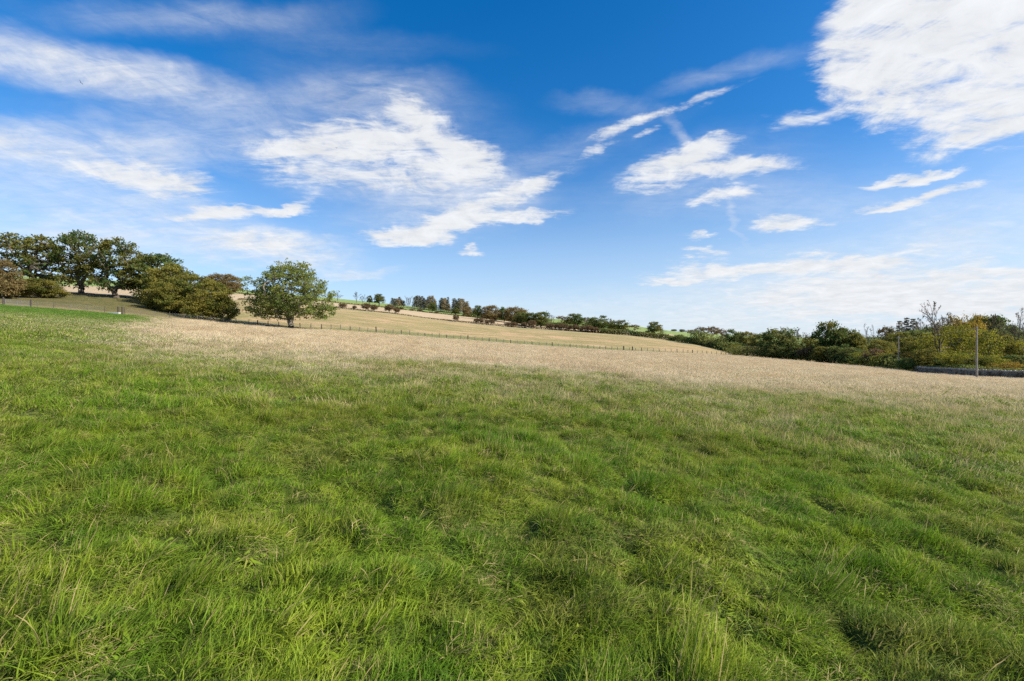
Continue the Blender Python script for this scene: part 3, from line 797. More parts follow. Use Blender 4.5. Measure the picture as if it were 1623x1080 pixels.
for s, lm, kd in ((101, LEAF_CON, 'conifer'), (102, LEAF_CON, 'conifer'), (103, LEAF_LARCH, 'larch'), (104, LEAF_LARCH, 'larch')):
    rgc = np.random.default_rng(s)
    # conifer: single straight stem, whorls of branches
    P = [np.array([0, 0, -.02])]; par = [-1]; rad = [.016]
    for i in range(1, 15):
        P.append(np.array([rgc.normal(0, .004), rgc.normal(0, .004), i / 14 * .98])); par.append(i - 1); rad.append(.016 * (1 - i / 15))
    ends = []
    for i in range(3, 14):
        zf = P[i][2]; rr_ = (.17 if kd == 'conifer' else .15) * (1 - zf) ** .7 + .02
        for q in range(7):
            a_ = rgc.uniform(0, 2 * math.pi); l_ = rr_ * rgc.uniform(.6, 1.15)
            P.append(P[i] + np.array([math.cos(a_) * l_, math.sin(a_) * l_, -.25 * l_ + rgc.normal(0, .012)])); par.append(i); rad.append(.003)
            ends += [P[i] + (P[-1] - P[i]) * f_ for f_ in (.45, .8, 1.0)]
    V, Fq = tubes(P, par, rad, 4)
    LV, LF, tt, rr = leaf_cards(np.array(ends), rgc.uniform(.2, .8, len(ends)), 9, .018, .018, rgc, .6)
    PROTO.setdefault(kd, []).append((mesh_from('trunk', V, Fq, BARK), mesh_from('crown', LV, LF, lm, {'tint': tt, 'rnd': rr})))

prng = random.Random(77)
count = {}
NAT = {}
def natural_width(me):
    a = np.empty(len(me.vertices) * 3, dtype=np.float32); me.vertices.foreach_get('co', a)
    x = a.reshape(-1, 3)[:, 0]
    return float(np.percentile(x, 99) - np.percentile(x, 1))
def tree(kind, u, vtop, wpx, depth, label, cat='tree', group=None, name=None, base_v=None, var=None, nat_w=None):
    """stand a tree at its place: depth metres away, seen at column u, reaching up to vtop"""
    p = at(u, depth)
    h = EYE + (VH - vtop) / F * depth - p.z
    ps = PROTO[kind]; i = count.get(kind, 0) if var is None else var; count[kind] = count.get(kind, 0) + 1
    tm, cm = ps[i % len(ps)]
    nat = NAT.setdefault((kind, i % len(ps)), natural_width(cm or tm))
    sxy = (wpx / F * depth) / nat
    nm = name or {'conifer': 'conifer_tree', 'larch': 'larch_tree', 'haw': 'hawthorn_tree', 'oak': 'oak_tree', 'bare': 'bare_tree', 'barewide': 'bare_tree', 'bright': 'bush'}.get(kind, 'broadleaf_tree')
    e = link(nm, None, loc=p); e.scale = (sxy, sxy, h)
    e.rotation_euler = (0, 0, 0 if kind == 'lone' else prng.choice([0, math.pi, .5, 2.6, 3.7, 5.9]))
    tag(e, label, cat, group)
    link('trunk', tm, e)
    if cm: link('crown', cm, e)
    return e

# --- left bank
tree('brown', 0, 408, 52, 100, 'rusty brown autumn tree cut by the left edge of the picture', var=0)
tree('oak', 50, 368, 112, 119, 'big spreading oak with open crown, leftmost of the three tall oaks on the bank', group='tall oaks on the bank', var=0)
tree('oak', 130, 366, 80, 121, 'tallest oak on the bank with bare leaning lower trunk, middle of the three tall oaks', group='tall oaks on the bank', var=1)
tree('oak', 184, 377, 78, 119, 'tall oak with low branches hanging to the ground, rightmost of the three tall oaks', group='tall oaks on the bank', var=2)
tree('round', 245, 402, 84, 124, 'dark green tree at the top left of the dense clump on the bank', var=1)
tree('olive', 272, 416, 90, 116, 'olive green dense tree in the upper middle of the clump on the bank', var=0)
tree('olive', 308, 434, 92, 112, 'olive tree in the middle of the clump sloping down the bank', var=1)
tree('olive', 262, 446, 70, 108, 'low rounded olive tree in front of the clump at the foot of the oaks', var=2)
tree('olive', 336, 444, 66, 104, 'low spreading tree at the right end of the clump beside the wire fence', var=2)
tree('olive', 62, 441, 66, 108, 'low olive scrub bush beneath the leftmost tall oak', 'bush', name='bush')
tree('haw', 25, 443, 50, 106, 'low brown scrub bush beside the rusty tree at the left edge', 'bush', name='bush')
tree('brown', 343, 433, 26, 400, 'brown rounded tree on the skyline behind the clump, left of a pair', group='brown skyline pair')
tree('brown', 364, 434, 32, 400, 'brown rounded tree on the skyline behind the clump, right of a pair', group='brown skyline pair')
tree('lone', 460, 414, 132, 103, 'large lone spreading tree with green crown standing by the fence', name='lone_tree')
tree('round', 381, 457, 9, 500, 'tiny round bush on the bright green strip left of the lone tree', 'bush', name='bush')

# --- skyline behind the lone tree
sky1 = [('round',523,464,7,500), ('bare',535,461,14,480), ('sparse',565,463,13,470), ('sparse',575,467,12,470), ('roundgreen',586,468,9,470), ('roundgreen',601,466,18,465)]
ORD = ['first','second','third','fourth','fifth','sixth','seventh','eighth','ninth','tenth','eleventh','twelfth','thirteenth','fourteenth','fifteenth','sixteenth','seventeenth','eighteenth','nineteenth','twentieth']
adj = {'round':'small dark rounded','bare':'small leafless','sparse':'small sparse','roundgreen':'small green','haw':'dark reddish brown','brown':'brown rounded','conifer':'dark','larch':'brown','yellow':'yellow','orange':'orange','olive':'olive','bright':'bright green','oak':'green'}
for i, t in enumerate(sky1):
    tree(*t, '%s tree, %s in the row right of the lone tree on the skyline' % (adj[t[0]], ORD[i]), group='small trees on the green skyline')
# hawthorns along the upper hedge line of the hillside
haws = [(543,480,12),(562,484,7),(580,480,14),(593,482,12),(617,482,15),(629,486,10),(723,498,10),(755,504,9),(763,503,8),(771,506,7),(779,505,10),(804,511,9),(814,510,12),(831,510,10),(843,507,13),(870,512,12),(880,513,13),(890,512,14),(901,514,13),(911,514,14),(921,516,14),(932,515,15),(943,518,14)]
for i, (u, vt, wd) in enumerate(haws):
    tree('haw', u, vt, wd, dl(L2, u) - 2, '%s hawthorn, %s from the left along the hedge line above the hillside' % ('small dark' if i < 11 else 'reddish brown', ORD[i] if i < 20 else ['twenty-first','twenty-second','twenty-third'][i-20]), group='hawthorns along the hillside hedge line')
# little trees in the upper hedge
ups = [('roundgreen',635,487,12),('haw',653,490,8),('haw',666,490,8),('roundgreen',685,480,14),('haw',692,494,8),('roundgreen',722,487,14),('brown',741,486,15)]
for i, t in enumerate(ups):
    tree(t[0], t[1], t[2], t[3], dl(L3, t[1]) - 3, '%s tree, %s from the left in the hedge below the conifer belt' % (adj[t[0]], ORD[i]), group='trees in the hedge below the conifer belt')
# conifer belt on the ridge
rc = random.Random(9)
belts = [(620,641,470,7,'left block of the conifer belt'),(644,651,469,3,'gap in the conifer belt'),(656,692,468,15,'middle block of the conifer belt'),(697,713,470,8,'narrow block of the conifer belt'),(717,742,472,11,'right block of the conifer belt')]
for (a, b, vt, n, where) in belts:
    for q in range(n):
        u = a + (b - a) * (q + .5) / n
        fr = (u - a) / (b - a)
        kd = 'conifer' if (fr < .42 and rc.random() < .85) or rc.random() < .3 else 'larch'
        if n == 3: kd = 'bare'
        e = tree(kd, u, vt + rc.uniform(-1, 6) * (1 if n > 3 else .6) + (5 if fr > .85 and n > 3 else 0), rc.uniform(6.5, 10), 505 + rc.uniform(-14, 14), None)
        pos_ = 'leftmost tree' if q == 0 else 'rightmost tree' if q == n - 1 else '%s from left' % ORD[q]
        tag(e, '%s %s in the %s' % ({'conifer':'dark conifer,','larch':'brown larch,','bare':'thin bare'}[kd], pos_, where), 'tree', 'conifer belt on the skyline')
# broadleaves along the ridge right of the belt
mid = [('roundgreen',757,484,17,415,'green rounded tree with a gap on both sides, just right of the conifer belt'),
 ('brown',778,483,25,415,'broad brown topped tree right of the conifer belt'),
 ('bright',799,486,14,420,'pale green small tree between two brown trees on the skyline'),
 ('brown',817,486,26,410,'tall brown tree at the left of the dark skyline clump'),
 ('round',827,494,22,390,'dark low tree in the middle of the skyline clump'),
 ('roundgreen',838,495,20,385,'green tree on the right side of the skyline clump'),
 ('round',857,494,24,380,'dark purple brown rounded tree right of the skyline clump'),
 ('bare',868,492,14,390,'slender leafless tree beside the dark rounded tree'),
 ('bare',874,497,12,400,'short leafless tree right of the slender one'),
 ('umbrella',889,500,12,400,'thin umbrella shaped tree against the green strip'),
 ('roundgreen',910,497,26,355,'green open crowned tree rising over the brown hawthorn row'),
 ('umbrella',929,502,16,370,'grey twiggy tree between two large green trees'),
 ('round',948,500,28,335,'large dark green tree at the right end of the hawthorn row'),
 ('conifer',968,504,6,380,'thin pointed conifer right of the large dark tree'),
 ('conifer',973,506,6,380,'second thin pointed conifer beside the first right of the dark tree'),
 ('roundgreen',979,507,26,335,'green spreading tree next to the two thin conifers'),
 ('umbrella',1005,514,16,330,'small grey tree in the hedge mid way along the low ground'),
 ('roundgreen',1037,510,24,315,'ragged green tree standing out of the long dark hedge'),
 ('sparse',1050,520,13,340,'low thin tree just right of the ragged green tree'),
 ('round',1068,522,9,560,'tiny dark bush alone on the far green skyline'),
 ('round',1081,522,9,560,'tiny flat topped tree right of the lone skyline bush'),
 ('umbrella',1094,522,16,330,'grey twiggy tree at the left end of the orange sparse trees'),
 ('umbrella',1111,517,18,300,'tall see-through tree with rusty top above the hedge end'),
 ('umbrella',1127,516,20,290,'middle one of the see-through rusty trees above the hedge end'),
 ('umbrella',1141,520,20,280,'rightmost of the see-through rusty trees above the hedge end')]
for kd, u, vt, wd, dp, lb in mid: tree(kd, u, vt, wd * (1.28 if 770 < u < 990 and wd > 10 else 1), dp, lb)
# right hand wood edge
right = [('round',1163,521,30,235,'dark tree at the left end of the wood beyond the field corner'),
 ('olive',1185,524,30,225,'olive tree second from the left end of the wood'),
 ('roundgreen',1206,527,28,215,'green tree left of the big dark broad tree in the wood'),
 ('round',1237,519,58,176,'big dark broad tree in the left half of the wood edge'),
 ('sparse',1266,522,30,190,'twiggy tree showing sky between the two biggest dark trees'),
 ('olive',1283,532,34,172,'low olive tree between the two biggest dark trees'),
 ('roundgreen',1314,509,48,162,'tallest round headed tree in the middle of the wood edge'),
 ('round',1340,519,40,160,'dark tree right against the tallest round headed tree'),
 ('olive',1357,526,34,156,'olive tree on the right shoulder of the tallest round headed tree'),
 ('bare',1373,513,26,190,'leafless tree with fine upright twigs against the sky'),
 ('sparse',1392,516,28,185,'wispy tree in the dip of the wood skyline'),
 ('umbrella',1408,514,24,185,'wispy tree left of the dark pines on the hill'),
 ('conifer',1426,506,13,260,'dark pine, left of the three pines on the hilltop'),
 ('conifer',1436,501,15,262,'dark pine, middle of the three pines on the hilltop'),
 ('conifer',1447,503,14,260,'dark pine, right of the three pines on the hilltop'),
 ('sparse',1459,501,16,250,'thin tree just right of the hilltop pines'),
 ('round',1462,519,50,200,'dark mound of trees below the hilltop pines'),
 ('barewide',1490,474,56,113,'tall leafless tree with a wide fine crown, highest thing on the right'),
 ('yellow',1478,517,46,116,'yellow green tree low behind the tall leafless tree'),
 ('orange',1510,497,36,125,'orange yellow tree touching the tall leafless tree'),
 ('orange',1530,495,40,122,'orange topped tree between the leafless tree and the near pole'),
 ('yellow',1517,507,44,108,'yellow tree low between the leafless tree and the near pole'),
 ('round',1552,498,40,160,'dark brown tree rising behind the near pole'),
 ('sparse',1572,500,44,150,'grey twiggy tree right of the near pole'),
 ('round',1570,499,44,158,'dark crowned tree standing tallest in the dark mass right of the near pole'),
 ('round',1590,509,44,160,'dark tree sloping down to the right of the grey twiggy tree'),
 ('yellow',1563,516,40,100,'yellow leaved tree right behind the near pole'),
 ('olive',1592,530,40,102,'olive green tree near the right edge above the wall'),
 ('bare',1606,499,18,108,'slim bare stemmed tree, left of the three slim trees at the right edge'),
 ('bare',1616,489,24,106,'slim bare stemmed tree, middle of the three slim trees at the right edge'),
 ('sparse',1626,488,26,104,'slim tree with dark leaf tufts cut by the right edge'),
 ('yellow',1625,530,44,100,'yellow tree cut by the right edge above the wall'),
 ('olive',1448,532,48,140,'olive green rounded tree between the two poles'),
 ('olive',1425,524,56,170,'green rounded tree behind the far pole'),
 ('olive',1395,537,50,165,'grey olive tree left of the far pole')]
for kd, u, vt, wd, dp, lb in right: tree(kd, u, vt, wd, dp, lb)
bushes = [('olive',1165,545,26,200,'low bush where the hedge meets the wood'),('haw',1185,548,26,195,'brown bush second along the foot of the wood'),('haw',1206,548,26,188,'grey brown bush third along the foot of the wood'),('round',1226,545,34,172,'dark bush at the foot of the big dark broad tree'),('round',1256,546,34,172,'dark bush right of the big dark broad tree'),('haw',1280,550,34,164,'grey bush between the big dark trees at the wood foot'),('olive',1303,548,34,158,'olive bush with a pale top below the tallest round tree'),('round',1330,545,36,154,'dark bush below the tallest round tree'),('round',1348,550,34,148,'dark bush right of the one below the tallest round tree'),('yellow',1368,556,32,140,'yellow bush in the middle of the foot of the wood'),('haw',1386,552,30,136,'grey twiggy bush right of the yellow bush'),('yellow',1400,558,30,130,'yellow ochre bush just left of the far pole'),('round',1414,562,24,128,'dark green bush behind the foot of the far pole'),('bright',1437,567,26,110,'bright green bush right of the far pole at the wall end'),('orange',1446,556,26,125,'rusty orange bush behind the bright green bush'),
 ('olive',1470,550,44,108,'olive green thicket behind the left part of the wall'),('round',1490,566,30,106,'dark bush at the foot of the tall leafless tree'),('yellow',1510,552,40,100,'lime yellow thicket behind the middle of the wall'),('yellow',1535,556,36,96,'yellow thicket just left of the near pole behind the wall'),('round',1552,566,30,96,'dark bush right behind the near pole'),('yellow',1575,560,36,94,'yellow bush behind the wall right of the near pole'),('orange',1592,572,36,91,'rusty low bush behind the wall near the right edge'),('round',1612,562,36,94,'dark green bush behind the wall at the right edge')]
for kd, u, vt, wd, dp, lb in bushes: tree(kd, u, vt, wd, dp, lb, 'bush', name='bush')

# ------------------------------------------------------------------ hedges
def hedge(name, us, L, off, h, wdt, mat, label, per_m=60, size=.28, rough=.5, seed=1):
    rg = np.random.default_rng(seed)
    u = np.linspace(us[0], us[1], 160)
    p = np.array([at(q, dl(L, q) + off) for q in u])
    seg = np.linalg.norm(np.diff(p, axis=0), axis=1); s = np.concatenate([[0], np.cumsum(seg)])
    n = int(s[-1] * per_m); t = rg.uniform(0, s[-1], n)
    c = np.stack([np.interp(t, s, p[:, i]) for i in range(3)], 1)
    hh = h * (1 + rough * fbm(t * .11, t * 0, seed, 3))
    c[:, 0] += rg.normal(0, wdt, n); c[:, 1] += rg.normal(0, wdt, n); c[:, 2] += rg.uniform(0, 1, n) ** .8 * hh - .1
    V, Fq, tt, rr = leaf_cards(c, .5 + .5 * vnoise(t * .08, t * 0, seed + 3), 1, .05, size, rg)
    o = link(name, mesh_from(name, V, Fq, mat, {'tint': tt, 'rnd': rr}))
    return tag(o, label, 'hedge')
hedge('hedge', (378, 700), L2, 0, .9, .5, LEAF_HAW, 'low dark hedge bank along the top of the hillside left of centre', 22, .32, seed=1)
hedge('hedge', (700, 955), L2, 0, 1.4, .5, LEAF_HAW, 'brown hedge line under the hawthorn row at the top of the hillside', 30, .34, seed=2)
hedge('hedge', (950, 1170), L2, 0, 3.4, 1.1, LEAF_DARK, 'long dark green hedge running down to the field corner', 130, .36, .5, seed=3)
hedge('hedge', (1100, 1185), L2, 4, 5.2, 2.0, LEAF_DARK, 'dark thicket closing the gap between long hedge and wood', 130, .42, .9, seed=9)
hedge('hedge', (372, 760), L3, 0, 1.3, .5, LEAF_HAW, 'thin dark hedge between the pale strip and the bright green strip', 16, .42, seed=4)
hedge('hedge', (745, 900), L3, 0, 4.6, 2.2, LEAF_DARK, 'thick dark hedge below the broadleaf trees on the skyline', 80, .5, .5, seed=5)
hedge('hedge', (1155, 1425), L1, 6, 3.0, 1.6, LEAF_DARK, 'dark undergrowth hedge along the foot of the wood', 150, .26, .6, seed=6)
hedge('hedge', (1425, 1700), L1, 5, 1.9, .8, LEAF_DARK, 'low green ivy hedge just behind the stone wall', 150, .16, .4, seed=7)
# scrub covering the hill behind the wood: nobody could count it
rgs = np.random.default_rng(8)
n = 5200
uu = rgs.uniform(1168, 1760, n); tt_ = rgs.uniform(0, 1, n) ** 1.2
dd = np.array([dl(L1, a) + 14 for a in uu]); dd2 = np.array([dl(L4, a) + 8 for a in uu])
dep = dd + (dd2 - dd) * tt_
thh = np.arctan((uu - CX) / F); rr0 = dep / np.cos(thh)
cc = np.stack([rr0 * np.sin(thh), dep, H(thh, rr0) + rgs.uniform(.2, 3.2, n)], 1)
V, Fq, ta, ra = leaf_cards(cc, rgs.uniform(0, 1, n), 16, 1.1, .30, rgs, .7)
LEAF_SCRUB = leaf_material('leaves_scrub', (.050, .065, .022), (.10, .10, .03), (.13, .085, .035))
tag(link('woodland_scrub', mesh_from('woodland_scrub', V, Fq, LEAF_SCRUB, {'tint': ta, 'rnd': ra})), 'mixed green and brown scrub covering the slope behind the trees on the right', 'scrub', kind='stuff')

# ------------------------------------------------------------------ post and wire fences
def post_mesh(h, r, sides=7, mat=WOOD_OLD):
    a = np.arange(sides) / sides * 2 * np.pi
    V = []
    for z, rr in ((-.3, r), (h * .5, r * .98), (h - .03, r * .92), (h, r * .6)):
        V += [(math.cos(q) * rr, math.sin(q) * rr, z) for q in a]
    Fc = []
    for k_ in range(3):
        for j in range(sides): Fc.append((k_ * sides + j, k_ * sides + (j + 1) % sides, (k_ + 1) * sides + (j + 1) % sides, (k_ + 1) * sides + j))
    Fc.append(tuple(3 * sides + j for j in range(sides)))
    return mesh_from('post', V, Fc, mat)
def box_mesh(name, boxes, mat):
    V = []; Fc = []
    for (x0, y0, z0, x1, y1, z1) in boxes:
        b = len(V)
        V += [(x0,y0,z0),(x1,y0,z0),(x1,y1,z0),(x0,y1,z0),(x0,y0,z1),(x1,y0,z1),(x1,y1,z1),(x0,y1,z1)]
        Fc += [tuple(b + i for i in f) for f in ((0,3,2,1),(4,5,6,7),(0,1,5,4),(1,2,6,5),(2,3,7,6),(3,0,4,7))]
    return mesh_from(name, V, Fc, mat)
POST = [post_mesh(1.25, .06, mat=WOOD_POST), post_mesh(1.25, .08, mat=WOOD_DARK)]
STRAIN = post_mesh(1.5, .11, 8, WOOD_DARK)
def wires(pts, heights, r=.004):
    V = []; Fc = []
    for hgt in heights:
        P = [Vector(p) + Vector((0, 0, hgt)) for p in pts]
        for a, b in zip(P[:-1], P[1:]):
            i = len(V)
            for q in (a, b):
                V += [(q.x, q.y, q.z + r), (q.x, q.y + r, q.z - r), (q.x, q.y - r, q.z - r)]
            Fc += [(i, i+1, i+4, i+3), (i+1, i+2, i+5, i+4), (i+2, i, i+3, i+5)]
    return mesh_from('wire', V, Fc, WIRE)
def fence(u0, u1, off, spacing, label, heights, strain_every=12, thick=1.15, rgseed=3, extra=()):
    rr = random.Random(rgseed)
    us = np.linspace(u0, u1, 400)
    P = [at(u, d1(u) + off) for u in us]
    root = link('wire_fence', None, loc=P[0])
    tag(root, label, 'fence')
    pts = []; acc = 0; last = P[0]; pts.append(P[0])
    for p in P[1:]:
        acc += (p - last).length; last = p
        if acc >= spacing: pts.append(p); acc = 0
    for i, p in enumerate(pts):
        me = STRAIN if (i % strain_every == 0 and i) else POST[1 if i % 3 == 0 else 0]
        o = link('post', me, root, loc=p - P[0])
        o.rotation_euler = (rr.gauss(0, .035), rr.gauss(0, .035), rr.uniform(0, 3)); o.scale = (thick, thick, rr.uniform(.86, 1.08))
    wo = link('wire', wires([p - P[0] for p in pts], heights, .004), root)
    return pts
fence(408, 1160, 2.6, 2.15, 'long post and wire fence along the far edge of the pale field', (.3, .55, .8, 1.05), thick=1.5)
fence(198, 402, 2.0, 2.4, 'post and wire fence below the clump of trees on the bank', (.2, .4, .6, .8, 1.0), strain_every=500, thick=.7, rgseed=5)
fence(-60, 178, 2.0, 2.6, 'post and netting fence along the green grass below the oaks', (.15, .3, .45, .6, .75, .9, 1.05), strain_every=500, thick=.7, rgseed=6)

# gate posts and trough on the left
for i, u in enumerate((187.5, 194)):
    p = at(u, d1(u) + .6)
    o = link('gate_post', STRAIN, loc=p, scale=(1.5, 1.5, 1.0 + .05 * i))
    tag(o, 'stout dark gate post, %s of the two beside the pale trough' % ('left' if i == 0 else 'right'), 'post', 'pair of dark gate posts by the trough')
for i, u in enumerate((988.5, 1002.5)):
    p = at(u, d1(u) + 1.6)
    o = link('gate_post', STRAIN, loc=p, scale=(2.0, 2.0, 1.05))
    tag(o, 'thick dark gate post in the long wire fence, %s of two' % ('left' if i == 0 else 'right'), 'post', 'gateway posts in the long wire fence')
def trough():
    V = []; Fc = []
    L_, W_, H_ = 1.1, .3, .38
    out = [(-L_, -W_, 0), (L_, -W_, 0), (L_, W_, 0), (-L_, W_, 0)]
    V += [(x * .92, y * .8, .05) for x, y, _ in out] + [(x, y, H_) for x, y, _ in out] + [(x * .94, y * .82, H_) for x, y, _ in out] + [(x * .88, y * .65, .12) for x, y, _ in out]
    Fc.append((3, 2, 1, 0))
    for a in (0, 4, 8):
        for j in range(4): Fc.append((a + j, a + (j + 1) % 4, a + 4 + (j + 1) % 4, a + 4 + j))
    Fc.append((12, 13, 14, 15))
    return mesh_from('trough_body', V, Fc, TROUGH)
p = at(181, d1(181) - .5)
root = link('water_trough', None, loc=p); tag(root, 'pale white water trough on the grass beside the dark gate posts', 'trough')
link('basin', trough(), root); link('stand', box_mesh('stand', [(-.9, -.2, -.1, -.75, .2, .05), (.75, -.2, -.1, .9, .2, .05)], WOOD_DARK), root)
# grey field gate at the far left
u0g, u1g = 8, 47
pa, pb = at(u0g, d1(u0g) + .4), at(u1g, d1(u1g) + .4)
root = link('field_gate', None, loc=pa); tag(root, 'grey metal field gate in the fence at the far left', 'gate')
dv = pb - pa; Lg = dv.length; root.rotation_euler = (0, -math.asin(dv.z / Lg), math.atan2(dv.y, dv.x))
link('gate_frame', box_mesh('gate_frame', [(0, -.02, .15, .05, .02, 1.2), (Lg - .05, -.02, .15, Lg, .02, 1.2), (Lg * .5 - .02, -.017, .2, Lg * .5 + .02, .017, 1.15)], METAL), root)
for q in range(6):
    link('rail', box_mesh('rail', [(.05, -.015, .15 + .2 * q, Lg - .05, .015, .19 + .2 * q)], METAL), root)
for q, u in enumerate((5, 49)):
    o = link('gate_post', STRAIN, loc=at(u, d1(u) + .4)); tag(o, 'dark post at the %s end of the grey field gate' % ('left', 'right')[q], 'post', 'posts of the grey field gate')

# ------------------------------------------------------------------ dry stone wall
def stone_wall():
    rg = random.Random(4)
    us = np.linspace(1449, 1760, 500); P = [at(u, d1(u) + 1.0) for u in us]
    V = []; Fc = []
    def rock(c, dx, sx_, sy_, sz_):
        b = len(V)
        for z in (-1, 1):
            for (a, q) in ((-1, -1), (1, -1), (1, 1), (-1, 1)):
                k_ = .82 if z > 0 else 1
                l = Vector((a * sx_ * .5 * k_ * rg.uniform(.85, 1.1), q * sy_ * .5 * k_ * rg.uniform(.85, 1.1), z * sz_ * .5 * rg.uniform(.85, 1.1)))
                w_ = c + dx * l.x + Vector((-dx.y, dx.x, 0)) * l.y + Vector((0, 0, l.z))
                V.append(tuple(w_ - P[0]))
        Fc.extend([tuple(b + i for i in f) for f in ((0,3,2,1),(4,5,6,7),(0,1,5,4),(1,2,6,5),(2,3,7,6),(3,0,4,7))])
    cum = [0]
    for a, b in zip(P[:-1], P[1:]): cum.append(cum[-1] + (b - a).length)
    xs = np.array([tuple(p) for p in P]); cum = np.array(cum)
    def pos(s): return Vector([float(np.interp(s, cum, xs[:, i])) for i in range(3)])
    for k_ in range(6):
        s = rg.uniform(0, .3)
        while s < cum[-1] - .5:
            ln = rg.uniform(.22, .6); hh = .2
            a = pos(s); b = pos(s + ln); dx = (b - a).normalized()
            rock((a + b) / 2 + Vector((0, 0, .08 + k_ * .195)), dx, ln * .98, .55 - .04 * k_ + rg.uniform(-.04, .04), hh)
            s += ln
    root = link('stone_wall', None, loc=P[0]); tag(root, 'dark dry stone wall along the field edge on the right', 'wall')
    link('wall_face', mesh_from('wall_face', V, Fc, STONE), root)
    V.clear(); Fc.clear()
    s = 0
    while s < cum[-1] - .5:                   # coping stones on edge
        ln = rg.uniform(.14, .28); a = pos(s); b = pos(s + ln); dx = (b - a).normalized()
        rock((a + b) / 2 + Vector((0, 0, 1.27 + rg.uniform(-.06, .10))), dx, ln, .42, rg.uniform(.18, .42)); s += ln * 1.03
    link('coping', mesh_from('coping', V, Fc, COPE), root)
stone_wall()

# ------------------------------------------------------------------ electricity poles and line
def pole(u, depth, vtop, label, crossarm):
    p = at(u, depth); h = EYE + (VH - vtop) / F * depth - p.z
    root = link('utility_pole', None, loc=p); tag(root, label, 'pole')
    sides = 12; a = np.arange(sides) / sides * 2 * np.pi
    V = []; nz = 9
    for i in range(nz):
        z = -.4 + (h + .4) * i / (nz - 1); rr = .17 - .06 * i / (nz - 1)
        V += [(math.cos(q) * rr + .02 * math.sin(i * 1.3), math.sin(q) * rr, z) for q in a]
    Fc = [(k_ * sides + j, k_ * sides + (j + 1) % sides, (k_ + 1) * sides + (j + 1) % sides, (k_ + 1) * sides + j) for k_ in range(nz - 1) for j in range(sides)]
    Fc.append(tuple((nz - 1) * sides + j for j in range(sides)))
    link('shaft', mesh_from('shaft', V, Fc, POLEW), root)
    if crossarm: link('crossarm', box_mesh('crossarm', [(-.45, .12, h - .55, .45, .22, h - .43)], WOOD_OLD), root)
    pts = [(-.38, .17, h - .43), (.38, .17, h - .43)] if crossarm else [(0, .16, h - .4)]
    tops = []
    for (x, y, z) in pts:
        V = []
        prof = [(.02, 0), (.02, .06), (.05, .07), (.055, .10), (.03, .11), (.05, .13), (.045, .17), (.01, .19)]
        for rr, dz in prof: V += [(x + math.cos(q) * rr, y + math.sin(q) * rr, z + dz) for q in a]
        Fc = [(k_ * sides + j, k_ * sides + (j + 1) % sides, (k_ + 1) * sides + (j + 1) % sides, (k_ + 1) * sides + j) for k_ in range(len(prof) - 1) for j in range(sides)]
        link('insulator', mesh_from('insulator', V, Fc, CERAM), root)
        tops.append(p + Vector((x, y, z + .15)))
    return p, h, tops
pn, hn, tn = pole(1548, 77.5, 517.5, 'weathered grey wooden utility pole standing in front of the stone wall', True)
pf, hf, tf = pole(1424, 121, 532.5, 'thin pale wooden utility pole further off at the edge of the wood', True)
pr_ = at(1760, 50)
def cable(pairs, label):
    V = []; Fc = []
    o0 = pairs[0][0]
    for a, b in pairs:
        n_ = 20; prev = None
        for i in range(n_ + 1):
            t = i / n_; q = a.lerp(b, t) - Vector((0, 0, (a - b).length * .012 * 4 * t * (1 - t))) - o0
            i0 = len(V); r = .006
            V += [(q.x, q.y, q.z + r), (q.x, q.y + r, q.z - r), (q.x, q.y - r, q.z - r)]
            if prev is not None:
                for j in range(3): Fc.append((prev + j, prev + (j + 1) % 3, i0 + (j + 1) % 3, i0 + j))
            prev = i0
    o = link('power_cable', mesh_from('power_cable', V, Fc, WIRE), loc=o0); tag(o, label, 'cable')
cable([(tf[0], tn[0])], 'thin overhead cable strung between the two utility poles, upper side')
cable([(tf[1], tn[1])], 'thin overhead cable strung between the two utility poles, lower side')
cable([(tn[1], Vector((pr_.x, pr_.y, pr_.z + hn - .3)))], 'thin overhead cable running from the near pole off the right edge')

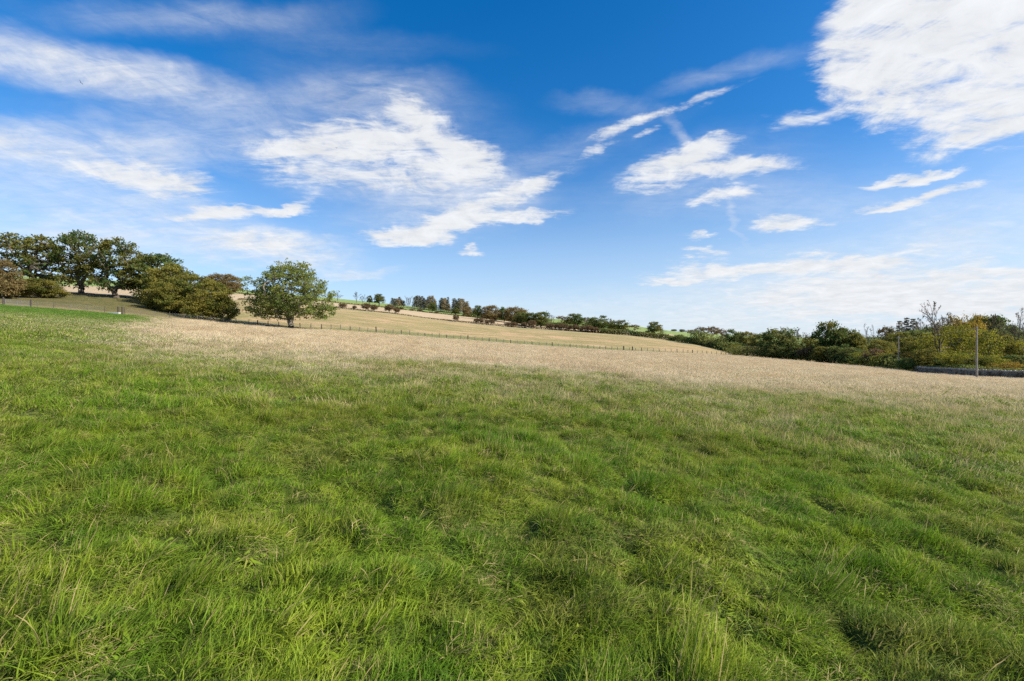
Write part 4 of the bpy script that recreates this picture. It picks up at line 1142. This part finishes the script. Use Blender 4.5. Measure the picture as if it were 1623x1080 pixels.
# ------------------------------------------------------------------ two rooks in the sky
def bird(u, v, depth, span, heading, bank, label, flap):
    d = pdir(u, v); p = Vector((0, 0, EYE)) + d * depth
    # one continuous body: rings along x, wings as swept plates with thickness grown out of the sides
    V = []; Fc = []
    prof = [(-.42, .004, .01), (-.30, .05, .012), (-.18, .045, .03), (-.05, .065, .055), (.1, .07, .062), (.2, .05, .05), (.27, .04, .042), (.33, .03, .032), (.38, .01, .012), (.43, .003, .004)]
    sd_ = 8
    for x, ry, rz in prof: V += [(x, math.cos(q * 2 * math.pi / sd_) * ry, math.sin(q * 2 * math.pi / sd_) * rz) for q in range(sd_)]
    for k_ in range(len(prof) - 1):
        for j in range(sd_): Fc.append((k_ * sd_ + j, k_ * sd_ + (j + 1) % sd_, (k_ + 1) * sd_ + (j + 1) % sd_, (k_ + 1) * sd_ + j))
    Fc.append(tuple(range(sd_))[::-1]); Fc.append(tuple((len(prof) - 1) * sd_ + j for j in range(sd_)))
    for s in (-1, 1):
        st = [(0.04, .16, -.12, 0), (.25, .2, -.1, flap * .5), (.5, .16, -.12, flap), (.75, .04, -.16, flap * .9), (.9, -.1, -.19, flap * .7)]
        b = len(V)
        for y, xf, xb, z in st:
            V += [(xf, s * y, z), (xb, s * y, z - .005), (xb, s * y, z + .012), (xf, s * y, z + .02)]
        for k_ in range(len(st) - 1):
            for j in range(4): Fc.append((b + k_ * 4 + j, b + k_ * 4 + (j + 1) % 4, b + k_ * 4 + 4 + (j + 1) % 4, b + k_ * 4 + 4 + j))
        e_ = b + (len(st) - 1) * 4; Fc.append((e_, e_ + 1, e_ + 2, e_ + 3)); Fc.append((b + 3, b + 2, b + 1, b))
    o = link('bird', mesh_from('bird', V, Fc, FEATHER), loc=p, rot=(bank, 0, heading), scale=(span / 1.8,) * 3)
    tag(o, label, 'bird')
bird(128, 131, 110, .75, R(150), R(50), 'black bird gliding in the blue gap at the upper left of the sky', .22)
bird(533, 235, 150, .8, R(80), R(10), 'tiny black bird against the big white cloud left of centre', .35)
